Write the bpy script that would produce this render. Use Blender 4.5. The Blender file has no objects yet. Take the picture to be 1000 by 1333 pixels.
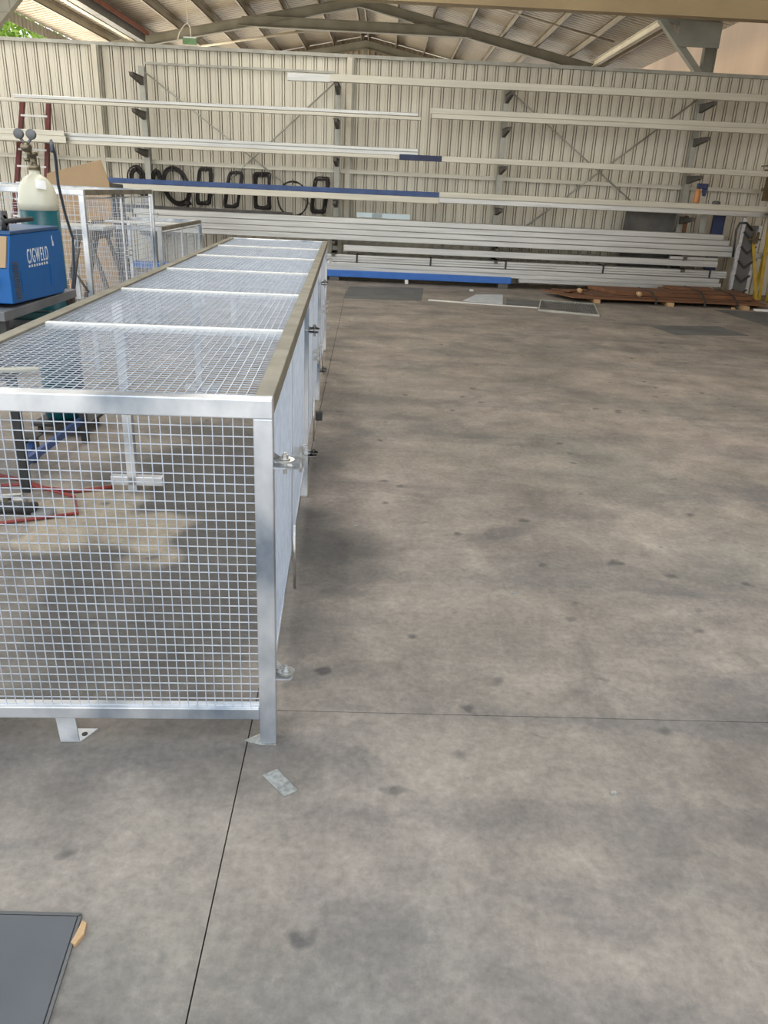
import bpy, bmesh, math, random
from mathutils import Vector, Matrix
random.seed(7)
SC = bpy.context.scene
COL = SC.collection
V = Vector
PI = math.pi

# ------------------------------------------------------------------ helpers
def link(o, parent=None):
    COL.objects.link(o)
    if parent is not None:
        o.parent = parent
    return o

def tag(o, label, cat, group=None, kind=None):
    o['label'] = label
    o['category'] = cat
    if group: o['group'] = group
    if kind: o['kind'] = kind
    return o

def thing(name, label, cat, loc=(0, 0, 0), rz=0.0, group=None):
    o = bpy.data.objects.new(name, None)
    o.empty_display_size = 0.1
    link(o)
    o.location = loc
    o.rotation_euler = (0, 0, rz)
    tag(o, label, cat, group)
    return o

class MB:
    def __init__(s): s.bm = bmesh.new()
    def hexa(s, p):
        v = [s.bm.verts.new(q) for q in p]
        for f in ((0,3,2,1),(4,5,6,7),(0,1,5,4),(1,2,6,5),(2,3,7,6),(3,0,4,7)):
            s.bm.faces.new([v[i] for i in f])
        return s
    def box(s, x0, x1, y0, y1, z0, z1):
        return s.hexa([(x0,y0,z0),(x1,y0,z0),(x1,y1,z0),(x0,y1,z0),(x0,y0,z1),(x1,y0,z1),(x1,y1,z1),(x0,y1,z1)])
    def bar(s, a, b, w, h, up=(0, 0, 1)):
        """rectangular bar from a to b, w across, h along up"""
        a, b = V(a), V(b)
        d = (b - a).normalized(); u = V(up)
        r = d.cross(u)
        if r.length < 1e-5: r = d.cross(V((1, 0, 0)))
        r.normalize(); u = r.cross(d).normalized()
        r = r * (w / 2); u = u * (h / 2)
        return s.hexa([a-r-u, a+r-u, b+r-u, b-r-u, a-r+u, a+r+u, b+r+u, b-r+u])
    def prism(s, pts, vec):
        """closed polygon pts extruded along vec"""
        vec = V(vec)
        A = [s.bm.verts.new(p) for p in pts]
        B = [s.bm.verts.new(V(p) + vec) for p in pts]
        s.bm.faces.new(A); s.bm.faces.new(list(reversed(B)))
        n = len(pts)
        for i in range(n):
            s.bm.faces.new([A[i], B[i], B[(i+1) % n], A[(i+1) % n]])
        return s
    def tube(s, pts, r, n=8, closed=False):
        pts = [V(p) for p in pts]
        m = len(pts); rings = []
        prev = None
        for i, p in enumerate(pts):
            if closed: d = pts[(i+1) % m] - pts[i-1]
            else: d = pts[min(i+1, m-1)] - pts[max(i-1, 0)]
            d.normalize()
            if prev is None:
                a = d.cross(V((0, 0, 1)))
                if a.length < 1e-3: a = d.cross(V((1, 0, 0)))
            else:
                a = prev - d * prev.dot(d)
            a.normalize(); prev = a
            b = d.cross(a)
            rr = r[i] if isinstance(r, (list, tuple)) else r
            rings.append([s.bm.verts.new(p + a*rr*math.cos(2*PI*k/n) + b*rr*math.sin(2*PI*k/n)) for k in range(n)])
        for i in range(m if closed else m-1):
            A, B = rings[i], rings[(i+1) % m]
            for k in range(n):
                s.bm.faces.new([A[k], A[(k+1) % n], B[(k+1) % n], B[k]])
        if not closed:
            s.bm.faces.new(list(reversed(rings[0]))); s.bm.faces.new(rings[-1])
        return s
    def lathe(s, prof, c=(0, 0, 0), axis='z', n=24):
        """prof: list of (radius, height)"""
        c = V(c); rings = []
        for r, h in prof:
            ring = []
            for k in range(n):
                t = 2*PI*k/n
                if axis == 'z': q = V((r*math.cos(t), r*math.sin(t), h))
                elif axis == 'x': q = V((h, r*math.cos(t), r*math.sin(t)))
                else: q = V((r*math.sin(t), h, r*math.cos(t)))
                ring.append(s.bm.verts.new(c + q))
            rings.append(ring)
        for A, B in zip(rings, rings[1:]):
            for k in range(n):
                s.bm.faces.new([A[k], A[(k+1) % n], B[(k+1) % n], B[k]])
        s.bm.faces.new(list(reversed(rings[0]))); s.bm.faces.new(rings[-1])
        return s
    def sweep(s, prof, p0, p1, xa, za):
        """open profile [(x,z)] swept from p0 to p1 (a folded sheet)"""
        xa, za = V(xa), V(za)
        A = [s.bm.verts.new(V(p0) + xa*a + za*b) for a, b in prof]
        B = [s.bm.verts.new(V(p1) + xa*a + za*b) for a, b in prof]
        for i in range(len(prof)-1):
            s.bm.faces.new([A[i], A[i+1], B[i+1], B[i]])
        return s
    def build(s, name, mat, parent=None, smooth=False, bevel=0, label=None, kind=None, solid=0):
        bmesh.ops.recalc_face_normals(s.bm, faces=s.bm.faces[:])
        me = bpy.data.meshes.new(name)
        s.bm.to_mesh(me); s.bm.free()
        me.materials.append(mat)
        if smooth:
            for p in me.polygons: p.use_smooth = True
        o = bpy.data.objects.new(name, me)
        link(o, parent)
        if solid:
            md = o.modifiers.new('solid', 'SOLIDIFY'); md.thickness = solid; md.offset = 0
        if bevel:
            md = o.modifiers.new('bevel', 'BEVEL'); md.width = bevel; md.segments = 2
            md.limit_method = 'ANGLE'; md.angle_limit = math.radians(40)
        if label: o['label'] = label
        if kind: o['kind'] = kind
        return o

# ------------------------------------------------------------------ materials
def mat(name, c1, c2=None, scale=6.0, rough=0.6, metal=0.0, bump=0.0, stretch=(1, 1, 1), r2=None, detail=6, mid=(0.35, 0.65), coord='Object'):
    m = bpy.data.materials.new(name); m.use_nodes = True
    nt = m.node_tree; N = nt.nodes; L = nt.links
    b = N['Principled BSDF']
    b.inputs['Roughness'].default_value = rough
    b.inputs['Metallic'].default_value = metal
    if c2 is None: c2 = tuple(min(1, c*0.8) for c in c1)
    tc = N.new('ShaderNodeTexCoord'); mp = N.new('ShaderNodeMapping')
    mp.inputs['Scale'].default_value = stretch
    L.new(tc.outputs[coord], mp.inputs[0])
    nz = N.new('ShaderNodeTexNoise'); nz.inputs['Scale'].default_value = scale; nz.inputs['Detail'].default_value = detail
    L.new(mp.outputs[0], nz.inputs['Vector'])
    cr = N.new('ShaderNodeValToRGB')
    cr.color_ramp.elements[0].position = mid[0]; cr.color_ramp.elements[0].color = (*c1, 1)
    cr.color_ramp.elements[1].position = mid[1]; cr.color_ramp.elements[1].color = (*c2, 1)
    L.new(nz.outputs['Fac'], cr.inputs[0]); L.new(cr.outputs[0], b.inputs['Base Color'])
    if r2 is not None:
        mr = N.new('ShaderNodeMapRange'); mr.inputs['To Min'].default_value = rough; mr.inputs['To Max'].default_value = r2
        L.new(nz.outputs['Fac'], mr.inputs[0]); L.new(mr.outputs[0], b.inputs['Roughness'])
    if bump:
        bp = N.new('ShaderNodeBump'); bp.inputs['Strength'].default_value = bump; bp.inputs['Distance'].default_value = 0.01
        L.new(nz.outputs['Fac'], bp.inputs['Height']); L.new(bp.outputs[0], b.inputs['Normal'])
    return m

M = {}
M['galv'] = mat('galvanised_steel', (0.50, 0.53, 0.57), (0.74, 0.76, 0.79), 14, 0.36, 0.75, r2=0.5)
M['galv_frame'] = mat('galvanised_frame', (0.26, 0.31, 0.38), (0.80, 0.82, 0.85), 3.2, 0.24, 0.72, r2=0.45, mid=(0.36, 0.56), stretch=(1, 1, 0.7))  # dark blue-grey streaks stand for reflections, put into the colour
M['galv_worn'] = mat('galvanised_weathered', (0.265, 0.245, 0.19), (0.18, 0.165, 0.13), 7, 0.5, 0.35, r2=0.6)
M['wire'] = mat('galvanised_wire', (0.50, 0.55, 0.63), (0.62, 0.67, 0.75), 20, 0.40, 0.5)
M['zinc_bright'] = mat('bright_zinc', (0.62, 0.62, 0.60), (0.5, 0.5, 0.48), 30, 0.3, 0.9)
M['bar_white'] = mat('pale_zinc_flat', (0.80, 0.80, 0.78), (0.7, 0.7, 0.68), 30, 0.45, 0.2)
M['purlin'] = mat('purlin_galvanised', (0.50, 0.51, 0.50), (0.64, 0.65, 0.63), 3, 0.40, 0.6, stretch=(0.4, 1, 8))
M['purlin_cream'] = mat('purlin_cream_zinc', (0.68, 0.66, 0.56), (0.58, 0.56, 0.48), 3, 0.45, 0.3, stretch=(0.4, 1, 8))
M['blue_bar'] = mat('blue_paint_dark', (0.03, 0.07, 0.20), (0.05, 0.10, 0.27), 4, 0.45)
M['blue_bright'] = mat('blue_paint_bright', (0.03, 0.14, 0.50), (0.04, 0.17, 0.58), 4, 0.45)
M['navy'] = mat('navy_paint', (0.02, 0.03, 0.09), (0.03, 0.045, 0.12), 4, 0.5)
M['wall'] = mat('wall_sheet', (0.74, 0.71, 0.60), (0.60, 0.56, 0.47), 1.2, 0.5, 0.15, stretch=(1, 1, 0.35), mid=(0.4, 0.7))
M['roof'] = mat('roof_sheet', (0.52, 0.47, 0.38), (0.40, 0.34, 0.27), 0.7, 0.55, 0.1)
M['beam_tan'] = mat('tan_painted_beam', (0.48, 0.37, 0.21), (0.40, 0.30, 0.17), 1.5, 0.6, stretch=(0.6, 1, 1))
M['beam_grey'] = mat('grey_olive_beam', (0.27, 0.26, 0.21), (0.20, 0.19, 0.15), 2, 0.6)
M['beam_light'] = mat('pale_zinc_beam', (0.78, 0.73, 0.60), (0.66, 0.61, 0.50), 2, 0.5)
M['purlin_roof'] = mat('roof_purlin_zinc', (0.40, 0.355, 0.28), (0.31, 0.275, 0.22), 2, 0.5, 0.2)
M['primer'] = mat('red_oxide_primer', (0.33, 0.10, 0.05), (0.25, 0.07, 0.04), 3, 0.6)
M['column'] = mat('column_zinc', (0.47, 0.47, 0.42), (0.36, 0.36, 0.32), 4, 0.5, 0.3)
M['bracket'] = mat('dark_bracket', (0.07, 0.065, 0.055), (0.11, 0.10, 0.085), 8, 0.6)
M['render'] = mat('tan_render', (0.31, 0.205, 0.12), (0.38, 0.255, 0.155), 0.9, 0.9, stretch=(1, 1, 0.2))
M['rubber'] = mat('black_rubber', (0.018, 0.015, 0.014), (0.03, 0.026, 0.024), 30, 0.55)
M['black'] = mat('black_paint', (0.02, 0.02, 0.02), (0.035, 0.035, 0.035), 10, 0.5)
M['welder_blue'] = mat('welder_blue', (0.0, 0.10, 0.34), (0.0, 0.115, 0.38), 3, 0.5)
M['welder_top'] = mat('welder_top_blue', (0.02, 0.07, 0.17), (0.03, 0.09, 0.22), 6, 0.4)
M['white'] = mat('white_paint', (0.82, 0.82, 0.80), (0.74, 0.74, 0.72), 6, 0.5)
M['letter'] = mat('white_lettering', (0.78, 0.82, 0.86), (0.7, 0.74, 0.8), 20, 0.5)
M['cyl_cream'] = mat('cylinder_cream', (0.66, 0.65, 0.52), (0.58, 0.57, 0.46), 4, 0.32)
M['cyl_teal'] = mat('cylinder_teal', (0.0, 0.085, 0.105), (0.0, 0.065, 0.085), 4, 0.35)
M['brass'] = mat('brass', (0.26, 0.22, 0.15), (0.16, 0.14, 0.10), 20, 0.35, 0.8)
M['bench'] = mat('bench_grey', (0.13, 0.14, 0.15), (0.2, 0.2, 0.21), 5, 0.6, 0.2)
M['hose'] = mat('blue_grey_hose', (0.04, 0.055, 0.08), (0.06, 0.08, 0.11), 10, 0.5)
M['redhose'] = mat('red_hose', (0.28, 0.04, 0.03), (0.2, 0.03, 0.03), 10, 0.5)
M['orange'] = mat('orange_plastic', (0.58, 0.24, 0.08), (0.5, 0.2, 0.06), 10, 0.5)
M['ladder_red'] = mat('ladder_fibreglass_red', (0.14, 0.02, 0.02), (0.1, 0.015, 0.015), 8, 0.5)
M['card'] = mat('cardboard', (0.38, 0.27, 0.16), (0.43, 0.31, 0.19), 3, 0.9)
M['trestle'] = mat('trestle_steel', (0.13, 0.13, 0.13), (0.2, 0.2, 0.19), 8, 0.5, 0.3)
M['rust'] = mat('rusty_steel', (0.22, 0.098, 0.042), (0.145, 0.066, 0.032), 5, 0.8, stretch=(0.4, 2, 1))
M['rust2'] = mat('rusty_steel_dark', (0.17, 0.08, 0.04), (0.12, 0.056, 0.03), 6, 0.8, stretch=(0.4, 2, 1))
M['timber'] = mat('timber', (0.52, 0.34, 0.18), (0.42, 0.27, 0.14), 8, 0.8, stretch=(1, 6, 1))
M['yellow'] = mat('yellow_paint', (0.50, 0.34, 0.03), (0.38, 0.25, 0.03), 6, 0.5)
M['plate'] = mat('floor_plate_steel', (0.085, 0.085, 0.083), (0.13, 0.13, 0.125), 3, 0.6, 0.1)
M['mat_dark'] = mat('pit_cover_steel', (0.075, 0.08, 0.088), (0.10, 0.105, 0.112), 2.5, 0.62, 0.0, detail=10)
M['mill'] = mat('mill_plate', (0.24, 0.245, 0.23), (0.42, 0.425, 0.40), 60, 0.5, 0.3, stretch=(1, 1, 1), detail=8)
M['film'] = mat('pale_plastic_sheet', (0.42, 0.44, 0.44), (0.58, 0.6, 0.6), 7, 0.3, 0.0, bump=0.6)
M['paper'] = mat('pale_blue_paper', (0.62, 0.74, 0.80), (0.56, 0.68, 0.74), 6, 0.8)
M['paper_grey'] = mat('grey_card', (0.36, 0.42, 0.45), (0.32, 0.38, 0.41), 6, 0.8)
M['green'] = mat('green_sign', (0.12, 0.26, 0.10), (0.2, 0.34, 0.17), 9, 0.5)
M['leaf'] = mat('leaves', (0.20, 0.34, 0.04), (0.36, 0.50, 0.08), 1.5, 0.8)
M['bark'] = mat('bark', (0.12, 0.09, 0.06), (0.17, 0.13, 0.09), 6, 0.9)
M['darkgrey'] = mat('dark_grey_board', (0.09, 0.09, 0.085), (0.14, 0.135, 0.125), 4, 0.7)
M['bronze'] = mat('bronze_steel', (0.10, 0.07, 0.035), (0.15, 0.1, 0.05), 8, 0.5, 0.3)
M['teal'] = mat('teal_paint', (0.01, 0.08, 0.09), (0.015, 0.1, 0.11), 6, 0.5)

def concrete():
    m = bpy.data.materials.new('polished_concrete'); m.use_nodes = True
    nt = m.node_tree; N = nt.nodes; L = nt.links; b = N['Principled BSDF']
    tc = N.new('ShaderNodeTexCoord')
    def noise(scale, detail=6, stretch=(1, 1, 1), loc=(0, 0, 0), dist=0.0, rough=0.5):
        mp = N.new('ShaderNodeMapping'); mp.inputs['Scale'].default_value = stretch; mp.inputs['Location'].default_value = loc
        L.new(tc.outputs['Object'], mp.inputs[0])
        n = N.new('ShaderNodeTexNoise'); n.inputs['Scale'].default_value = scale; n.inputs['Detail'].default_value = detail
        n.inputs['Distortion'].default_value = dist; n.inputs['Roughness'].default_value = rough
        L.new(mp.outputs[0], n.inputs['Vector']); return n.outputs['Fac']
    def ramp(fac, p0, p1, c0=(0, 0, 0), c1=(1, 1, 1)):
        r = N.new('ShaderNodeValToRGB'); e = r.color_ramp.elements
        e[0].position = p0; e[1].position = p1; e[0].color = (*c0, 1); e[1].color = (*c1, 1)
        L.new(fac, r.inputs[0]); return r.outputs[0]
    def mix(a, c, fac, mode='MIX'):
        x = N.new('ShaderNodeMix'); x.data_type = 'RGBA'; x.blend_type = mode
        if isinstance(fac, float): x.inputs[0].default_value = fac
        else: L.new(fac, x.inputs[0])
        if isinstance(a, tuple): x.inputs[6].default_value = (*a, 1)
        else: L.new(a, x.inputs[6])
        if isinstance(c, tuple): x.inputs[7].default_value = (*c, 1)
        else: L.new(c, x.inputs[7])
        return x.outputs[2]
    base = ramp(noise(0.9, 9, rough=0.62), 0.33, 0.68, (0.205, 0.181, 0.155), (0.372, 0.326, 0.277))
    # greenish-grey worn zones and pinkish zones
    g = mix(base, (0.178, 0.178, 0.158), ramp(noise(0.75, 5, loc=(3, 1, 0)), 0.54, 0.70, (0, 0, 0), (0.7, 0.7, 0.7)))
    p = mix(g, (0.315, 0.266, 0.232), ramp(noise(0.8, 5, loc=(9, 4, 0)), 0.56, 0.72))
    # dark scuffed patches
    d = mix(p, (0.135, 0.13, 0.13), ramp(noise(1.5, 8, (0.75, 1.25, 1), (2, 7, 0), 0.5, 0.6), 0.52, 0.72, (0, 0, 0), (0.8, 0.8, 0.8)))
    # tyre / drag marks running across
    d2 = mix(d, (0.14, 0.135, 0.13), ramp(noise(1.2, 5, (0.35, 2.4, 1), (5, 3, 0), 0.5), 0.52, 0.72, (0, 0, 0), (0.6, 0.6, 0.6)))
    # pool of light and the cage's shade, both painted into the floor colour
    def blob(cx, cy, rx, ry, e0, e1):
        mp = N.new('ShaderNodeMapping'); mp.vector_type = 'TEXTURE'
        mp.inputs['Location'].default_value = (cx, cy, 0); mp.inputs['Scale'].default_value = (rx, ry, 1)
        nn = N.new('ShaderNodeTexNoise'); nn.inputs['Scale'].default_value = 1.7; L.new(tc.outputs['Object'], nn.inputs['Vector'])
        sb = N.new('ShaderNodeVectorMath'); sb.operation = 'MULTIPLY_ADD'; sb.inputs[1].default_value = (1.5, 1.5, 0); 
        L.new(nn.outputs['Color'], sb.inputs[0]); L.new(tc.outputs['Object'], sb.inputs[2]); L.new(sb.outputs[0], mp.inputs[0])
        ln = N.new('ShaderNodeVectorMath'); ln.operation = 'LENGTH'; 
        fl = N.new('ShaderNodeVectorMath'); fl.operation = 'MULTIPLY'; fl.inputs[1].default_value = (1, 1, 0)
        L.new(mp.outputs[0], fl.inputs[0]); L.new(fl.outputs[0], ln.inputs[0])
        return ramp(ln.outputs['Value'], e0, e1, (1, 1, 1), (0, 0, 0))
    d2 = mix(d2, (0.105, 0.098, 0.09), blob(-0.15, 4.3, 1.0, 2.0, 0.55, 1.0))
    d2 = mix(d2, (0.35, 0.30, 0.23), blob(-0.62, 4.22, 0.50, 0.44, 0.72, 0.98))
    # oil spots
    vo = N.new('ShaderNodeTexVoronoi'); vo.inputs['Scale'].default_value = 4.2; vo.inputs['Randomness'].default_value = 1
    nv = N.new('ShaderNodeVectorMath'); nv.operation = 'ADD'
    n3 = N.new('ShaderNodeTexNoise'); n3.inputs['Scale'].default_value = 9; L.new(tc.outputs['Object'], n3.inputs['Vector'])
    sc = N.new('ShaderNodeVectorMath'); sc.operation = 'SCALE'; sc.inputs['Scale'].default_value = 0.12
    L.new(n3.outputs['Color'], sc.inputs[0]); L.new(tc.outputs['Object'], nv.inputs[0]); L.new(sc.outputs[0], nv.inputs[1])
    L.new(nv.outputs[0], vo.inputs['Vector'])
    spot = ramp(vo.outputs['Distance'], 0.07, 0.15, (0.7, 0.7, 0.7), (0, 0, 0))
    gate = ramp(noise(1.1, 2, loc=(1, 8, 0)), 0.38, 0.46)
    sp = N.new('ShaderNodeMath'); sp.operation = 'MULTIPLY'; L.new(spot, sp.inputs[0]); L.new(gate, sp.inputs[1])
    d3 = mix(d2, (0.075, 0.072, 0.072), sp.outputs[0])
    # blotches of hand size
    d3 = mix(d3, ramp(noise(3.2, 9, loc=(4, 2, 0), dist=0.6, rough=0.65), 0.33, 0.67, (0.77, 0.77, 0.78), (1.16, 1.15, 1.13)), 1.0, 'MULTIPLY')
    d3 = mix(d3, ramp(noise(11, 8, loc=(1, 6, 0), dist=0.8, rough=0.7), 0.30, 0.68, (0.86, 0.86, 0.86), (1.09, 1.09, 1.08)), 1.0, 'MULTIPLY')
    # short dark scratches
    sv = N.new('ShaderNodeTexVoronoi'); sv.inputs['Scale'].default_value = 1.9
    smp = N.new('ShaderNodeMapping'); smp.inputs['Scale'].default_value = (1.0, 3.2, 1); smp.inputs['Rotation'].default_value = (0, 0, 0.6)
    L.new(nv.outputs[0], smp.inputs[0]); L.new(smp.outputs[0], sv.inputs['Vector'])
    d3 = mix(d3, (0.07, 0.066, 0.062), ramp(sv.outputs['Distance'], 0.02, 0.045, (0.65, 0.65, 0.65), (0, 0, 0)))
    # fine grain
    d4 = mix(d3, ramp(noise(38, 6, rough=0.7), 0.3, 0.7, (0.78, 0.78, 0.78), (1.16, 1.15, 1.14)), 1.0, 'MULTIPLY')
    d5 = mix(d4, (0.47, 0.44, 0.40), ramp(noise(70, 3), 0.74, 0.80, (0, 0, 0), (0.45, 0.45, 0.45)))
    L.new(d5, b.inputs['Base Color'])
    rr = N.new('ShaderNodeMapRange'); rr.inputs['To Min'].default_value = 0.5; rr.inputs['To Max'].default_value = 0.78
    L.new(noise(1.7, 6), rr.inputs[0]); L.new(rr.outputs[0], b.inputs['Roughness'])
    b.inputs['Specular IOR Level'].default_value = 0.35
    bp = N.new('ShaderNodeBump'); bp.inputs['Strength'].default_value = 0.12; bp.inputs['Distance'].default_value = 0.004
    L.new(noise(25, 6), bp.inputs['Height']); L.new(bp.outputs[0], b.inputs['Normal'])
    return m
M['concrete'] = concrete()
M['groove'] = mat('joint_dirt', (0.03, 0.028, 0.025), (0.05, 0.045, 0.04), 10, 0.9)

# ------------------------------------------------------------------ camera
CH = 1.6
camd = bpy.data.cameras.new('camera'); cam = bpy.data.objects.new('camera', camd); link(cam)
pitch, roll, yaw = 0.3971, 0.0486, -0.0161
fw = V((0, math.cos(pitch), -math.sin(pitch))); rt = V((1, 0, 0)); up = rt.cross(fw)
r2 = rt*math.cos(roll) + up*math.sin(roll); u2 = -rt*math.sin(roll) + up*math.cos(roll)
Rz = Matrix.Rotation(yaw, 3, 'Z')
fw, r2, u2 = Rz @ fw, Rz @ r2, Rz @ u2
mm = Matrix(((r2.x, u2.x, -fw.x), (r2.y, u2.y, -fw.y), (r2.z, u2.z, -fw.z))).to_4x4()
mm.translation = V((0, 0, CH)); cam.matrix_world = mm
camd.sensor_fit = 'HORIZONTAL'; camd.sensor_width = 36; camd.lens = 36*0.9995
camd.clip_end = 200
SC.camera = cam

# ------------------------------------------------------------------ floor
YW = 15.8            # cladding plane
jy = 0.02174
jx, jyv = V((math.cos(jy), math.sin(jy), 0)), V((-math.sin(jy), math.cos(jy), 0))
jo = V((-0.362, 2.082, 0))
g = 0.0018
def slab(mb, a0, a1, b0, b1):
    P = [jo + jx*a + jyv*b for a, b in ((a0, b0), (a1, b0), (a1, b1), (a0, b1))]
    mb.hexa([p + V((0, 0, -0.1)) for p in P] + P)
fm = MB()
for a0, a1 in ((-16, -g), (g, 16)):
    for b0, b1 in ((-6, -g), (g, 29)):
        slab(fm, a0, a1, b0, b1)
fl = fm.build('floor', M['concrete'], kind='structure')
fb = MB(); fb.box(-17, 17, -5, 32, -0.12, -0.012)
fb.build('floor', M['groove'], kind='structure')

# ------------------------------------------------------------------ back wall: ribbed sheeting
def ribs(x0, x1, pitch, depth, crest, foot):
    prof = []; x = x0
    while x < x1:
        prof += [(x, 0), (x + pitch - foot*2 - crest, 0), (x + pitch - foot - crest, depth), (x + pitch - foot, depth)]
        # tiny pan stiffener
        x += pitch
    prof.append((x, 0))
    return prof
wb = MB()
prof = []
x = -9.0
while x < 9.0:
    prof += [(x, 0), (x+0.060, 0), (x+0.066, 0.005), (x+0.074, 0.005), (x+0.080, 0), (x+0.116, 0), (x+0.117, -0.06), (x+0.133, -0.06), (x+0.134, 0.004), (x+0.162, 0.004), (x+0.163, -0.06), (x+0.179, -0.06), (x+0.180, 0)]
    x += 0.192
wb.sweep(prof, (0, YW, 0.0), (0, YW, 3.755), (1, 0, 0), (0, -1, 0))
wb.build('wall_back', M['wall'], kind='structure', solid=0.002)
cp = MB(); cp.box(-9, 9.0, YW-0.075, YW+0.03, 3.735, 3.79)
cp.build('trim_1', M['column'], kind='structure')

def girt(z, x0, x1, label):
    m = MB()
    m.box(x0, x1, YW-0.12, YW-0.036, z-0.032, z+0.032)
    m.box(x0, x1, YW-0.14, YW-0.12, z-0.035, z-0.027)
    m.box(x0, x1, YW-0.14, YW-0.12, z+0.027, z+0.035)
    tag(m.build('wall_girt', M['purlin_cream']), label, 'girt', 'girts along the back wall')
girt(1.885, -8.9, 8.4, 'pale horizontal girt across the ribbed back wall above the cable coils')
m = MB(); m.box(-4.4, -1.0, YW-0.075, YW-0.037, 3.475, 3.51)
tag(m.build('wall_girt', M['column']), 'thin short girt high on the left half of the back wall', 'girt', 'girts along the back wall')

# wall posts (cream pipes)
for x, zt, lb in ((-5.28, 3.73, 'pale steel wall post left of the rack columns, behind the leaning ladder side'),
                  (-0.74, 3.73, 'pale steel wall post rising beside the second rack column from the left')):
    t = thing('wall_post', lb, 'post', (x, YW-0.10, 0), group='posts of the back wall')
    m = MB(); m.box(-0.045, 0.045, -0.03, 0.055, 0, zt); m.build('post_tube', M['beam_light'], t)
    m = MB(); m.box(0.045, 0.075, -0.0, 0.055, 0, zt); m.build('side_strip', M['column'], t, label='darker strip along the post side')  # darker strip down one side of the post

# ------------------------------------------------------------------ rack columns with cantilever arms
levels = [3.25, 2.70, 2.08, 1.38, 0.70, 0.49]
colx = [-4.42, -0.93, 2.09, 5.58]
cname = ['leftmost', 'second from left', 'third from left', 'rightmost']
YC = 15.52
for i, x in enumerate(colx):
    t = thing('rack_column', f'grey steel storage rack column with dark cantilever arms, {cname[i]} of the four', 'rack column', (x, YC, 0), group='rack columns along the back wall')
    m = MB(); m.box(-0.05, 0.05, 0, 0.012, 0.012, 3.42); m.box(-0.05, 0.05, 0.088, 0.1, 0.012, 3.42); m.box(-0.006, 0.006, 0.012, 0.088, 0.012, 3.42)
    m.build('column_post', M['column'], t)
    m = MB(); m.box(-0.12, 0.12, -0.08, 0.18, 0, 0.012); m.build('base_plate', M['bracket'], t)
    for z in levels:
        if z == 0.49 and i == 0: continue
        m = MB()
        m.prism([(-0.03, 0.0, z), (-0.03, -0.62, z), (-0.03, -0.62, z-0.055), (-0.03, 0.0, z-0.13)], (0.06, 0, 0))
        m.box(-0.045, 0.045, -0.62, 0.0, z-0.006, z)
        m.build('arm', M['bracket'], t)

# X bracing rods behind the rack
def rod(a, b, r, label, nm='brace_rod', mt='column', group='diagonal brace rods on the back wall'):
    m = MB(); m.tube([a, b], r, 6)
    tag(m.build(nm, M[mt], smooth=True), label, 'brace', group)
rod((-4.42, YC+0.13, 3.36), (-0.95, YC+0.13, 0.95), 0.013, 'thin brace rod falling rightwards behind the left rack bay')
rod((-0.97, YC+0.17, 3.36), (-4.2, YC+0.17, 0.55), 0.016, 'thin brace rod falling leftwards behind the left rack bay')
rod((2.12, YC+0.13, 3.36), (5.5, YC+0.13, 1.0), 0.013, 'thin brace rod falling rightwards behind the right rack bay')
rod((5.56, YC+0.17, 3.36), (2.3, YC+0.17, 0.75), 0.016, 'thin brace rod falling leftwards behind the right rack bay')

# ------------------------------------------------------------------ stored lengths of purlin
LAST = [None]
def cee(name, x0, x1, z0, z1, y0, mt, label, dep=0.075, group=None, cat='steel purlin', tilt=0.0028):
    """C section: web to the viewer, flanges to the back, with rolled lips"""
    t = 0.004
    pr = [(dep, z1-z0-0.015), (dep, z1-z0), (0.006, z1-z0), (0, z1-z0-0.006), (0, 0.006), (0.006, 0), (dep, 0), (dep, 0.015)]
    m = MB()
    m.sweep([(a, b) for a, b in pr], (x0, y0, z0+tilt*x0), (x1, y0, z0+tilt*x1), (0, 1, 0), (0, 0, 1))
    # shallow web groove rib
    o = m.build(name, M[mt], solid=t)
    tag(o, label, cat, group)
    LAST[0] = o
    return o
YR = 14.98
GP = 'steel lengths stored on the wall rack'
cee('steel_purlin', -1.78, -1.02, 3.265, 3.385, YR+0.08, 'purlin', 'short grey end of channel showing at the left of the top rack level', group=GP)
cee('steel_purlin', -1.04, 7.3, 3.268, 3.382, YR, 'purlin_cream', 'long pale channel on the top rack level, running off to the right', group=GP)
cee('steel_purlin', -7.6, 0.55, 2.74, 2.79, YR, 'purlin_cream', 'long pale channel on the second rack level at left, lower of the two', group=GP)
cee('steel_purlin', -6.5, 0.50, 2.80, 2.85, YR+0.005, 'purlin', 'long grey channel on the second rack level at left, upper of the two', group=GP)
cee('steel_purlin', 0.735, 7.3, 2.78, 2.853, YR, 'purlin_cream', 'lower cream channel on the second rack level at right', group=GP)
cee('steel_purlin', 0.725, 7.3, 2.857, 2.938, YR, 'purlin_cream', 'upper cream channel on the second rack level at right', group=GP)
cee('steel_purlin', -7.6, -5.66, 2.12, 2.225, YR-0.03, 'purlin_cream', 'cream channel end at far left of the third rack level, lower one', group=GP)
cee('steel_purlin', -7.6, -5.68, 2.229, 2.31, YR-0.03, 'purlin_cream', 'cream channel end at far left of the third rack level, upper one', group=GP)
cee('steel_purlin', -7.4, 0.55, 2.112, 2.17, YR+0.09, 'purlin_cream', 'long channel in the left stack on the third rack level, lowest layer', group=GP)
cee('steel_purlin', -7.4, 0.54, 2.174, 2.235, YR+0.09, 'purlin', 'long channel in the left stack on the third rack level, middle layer', group=GP)
cee('steel_purlin', -7.4, 0.53, 2.239, 2.29, YR+0.09, 'purlin', 'long channel in the left stack on the third rack level, top layer', group=GP)
cee('steel_purlin', 0.962, 7.3, 2.098, 2.19, YR, 'purlin_cream', 'single pale channel at right of the third rack level, its left end painted navy', group=GP)
m = MB(); m.box(0.21, 0.96, YR-0.012, YR+0.06, 2.1, 2.192)
m.build('painted_end', M['navy'], bpy.context.scene.objects[-1] if False else LAST[0], bevel=0.004, label='dark navy end piece')
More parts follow.
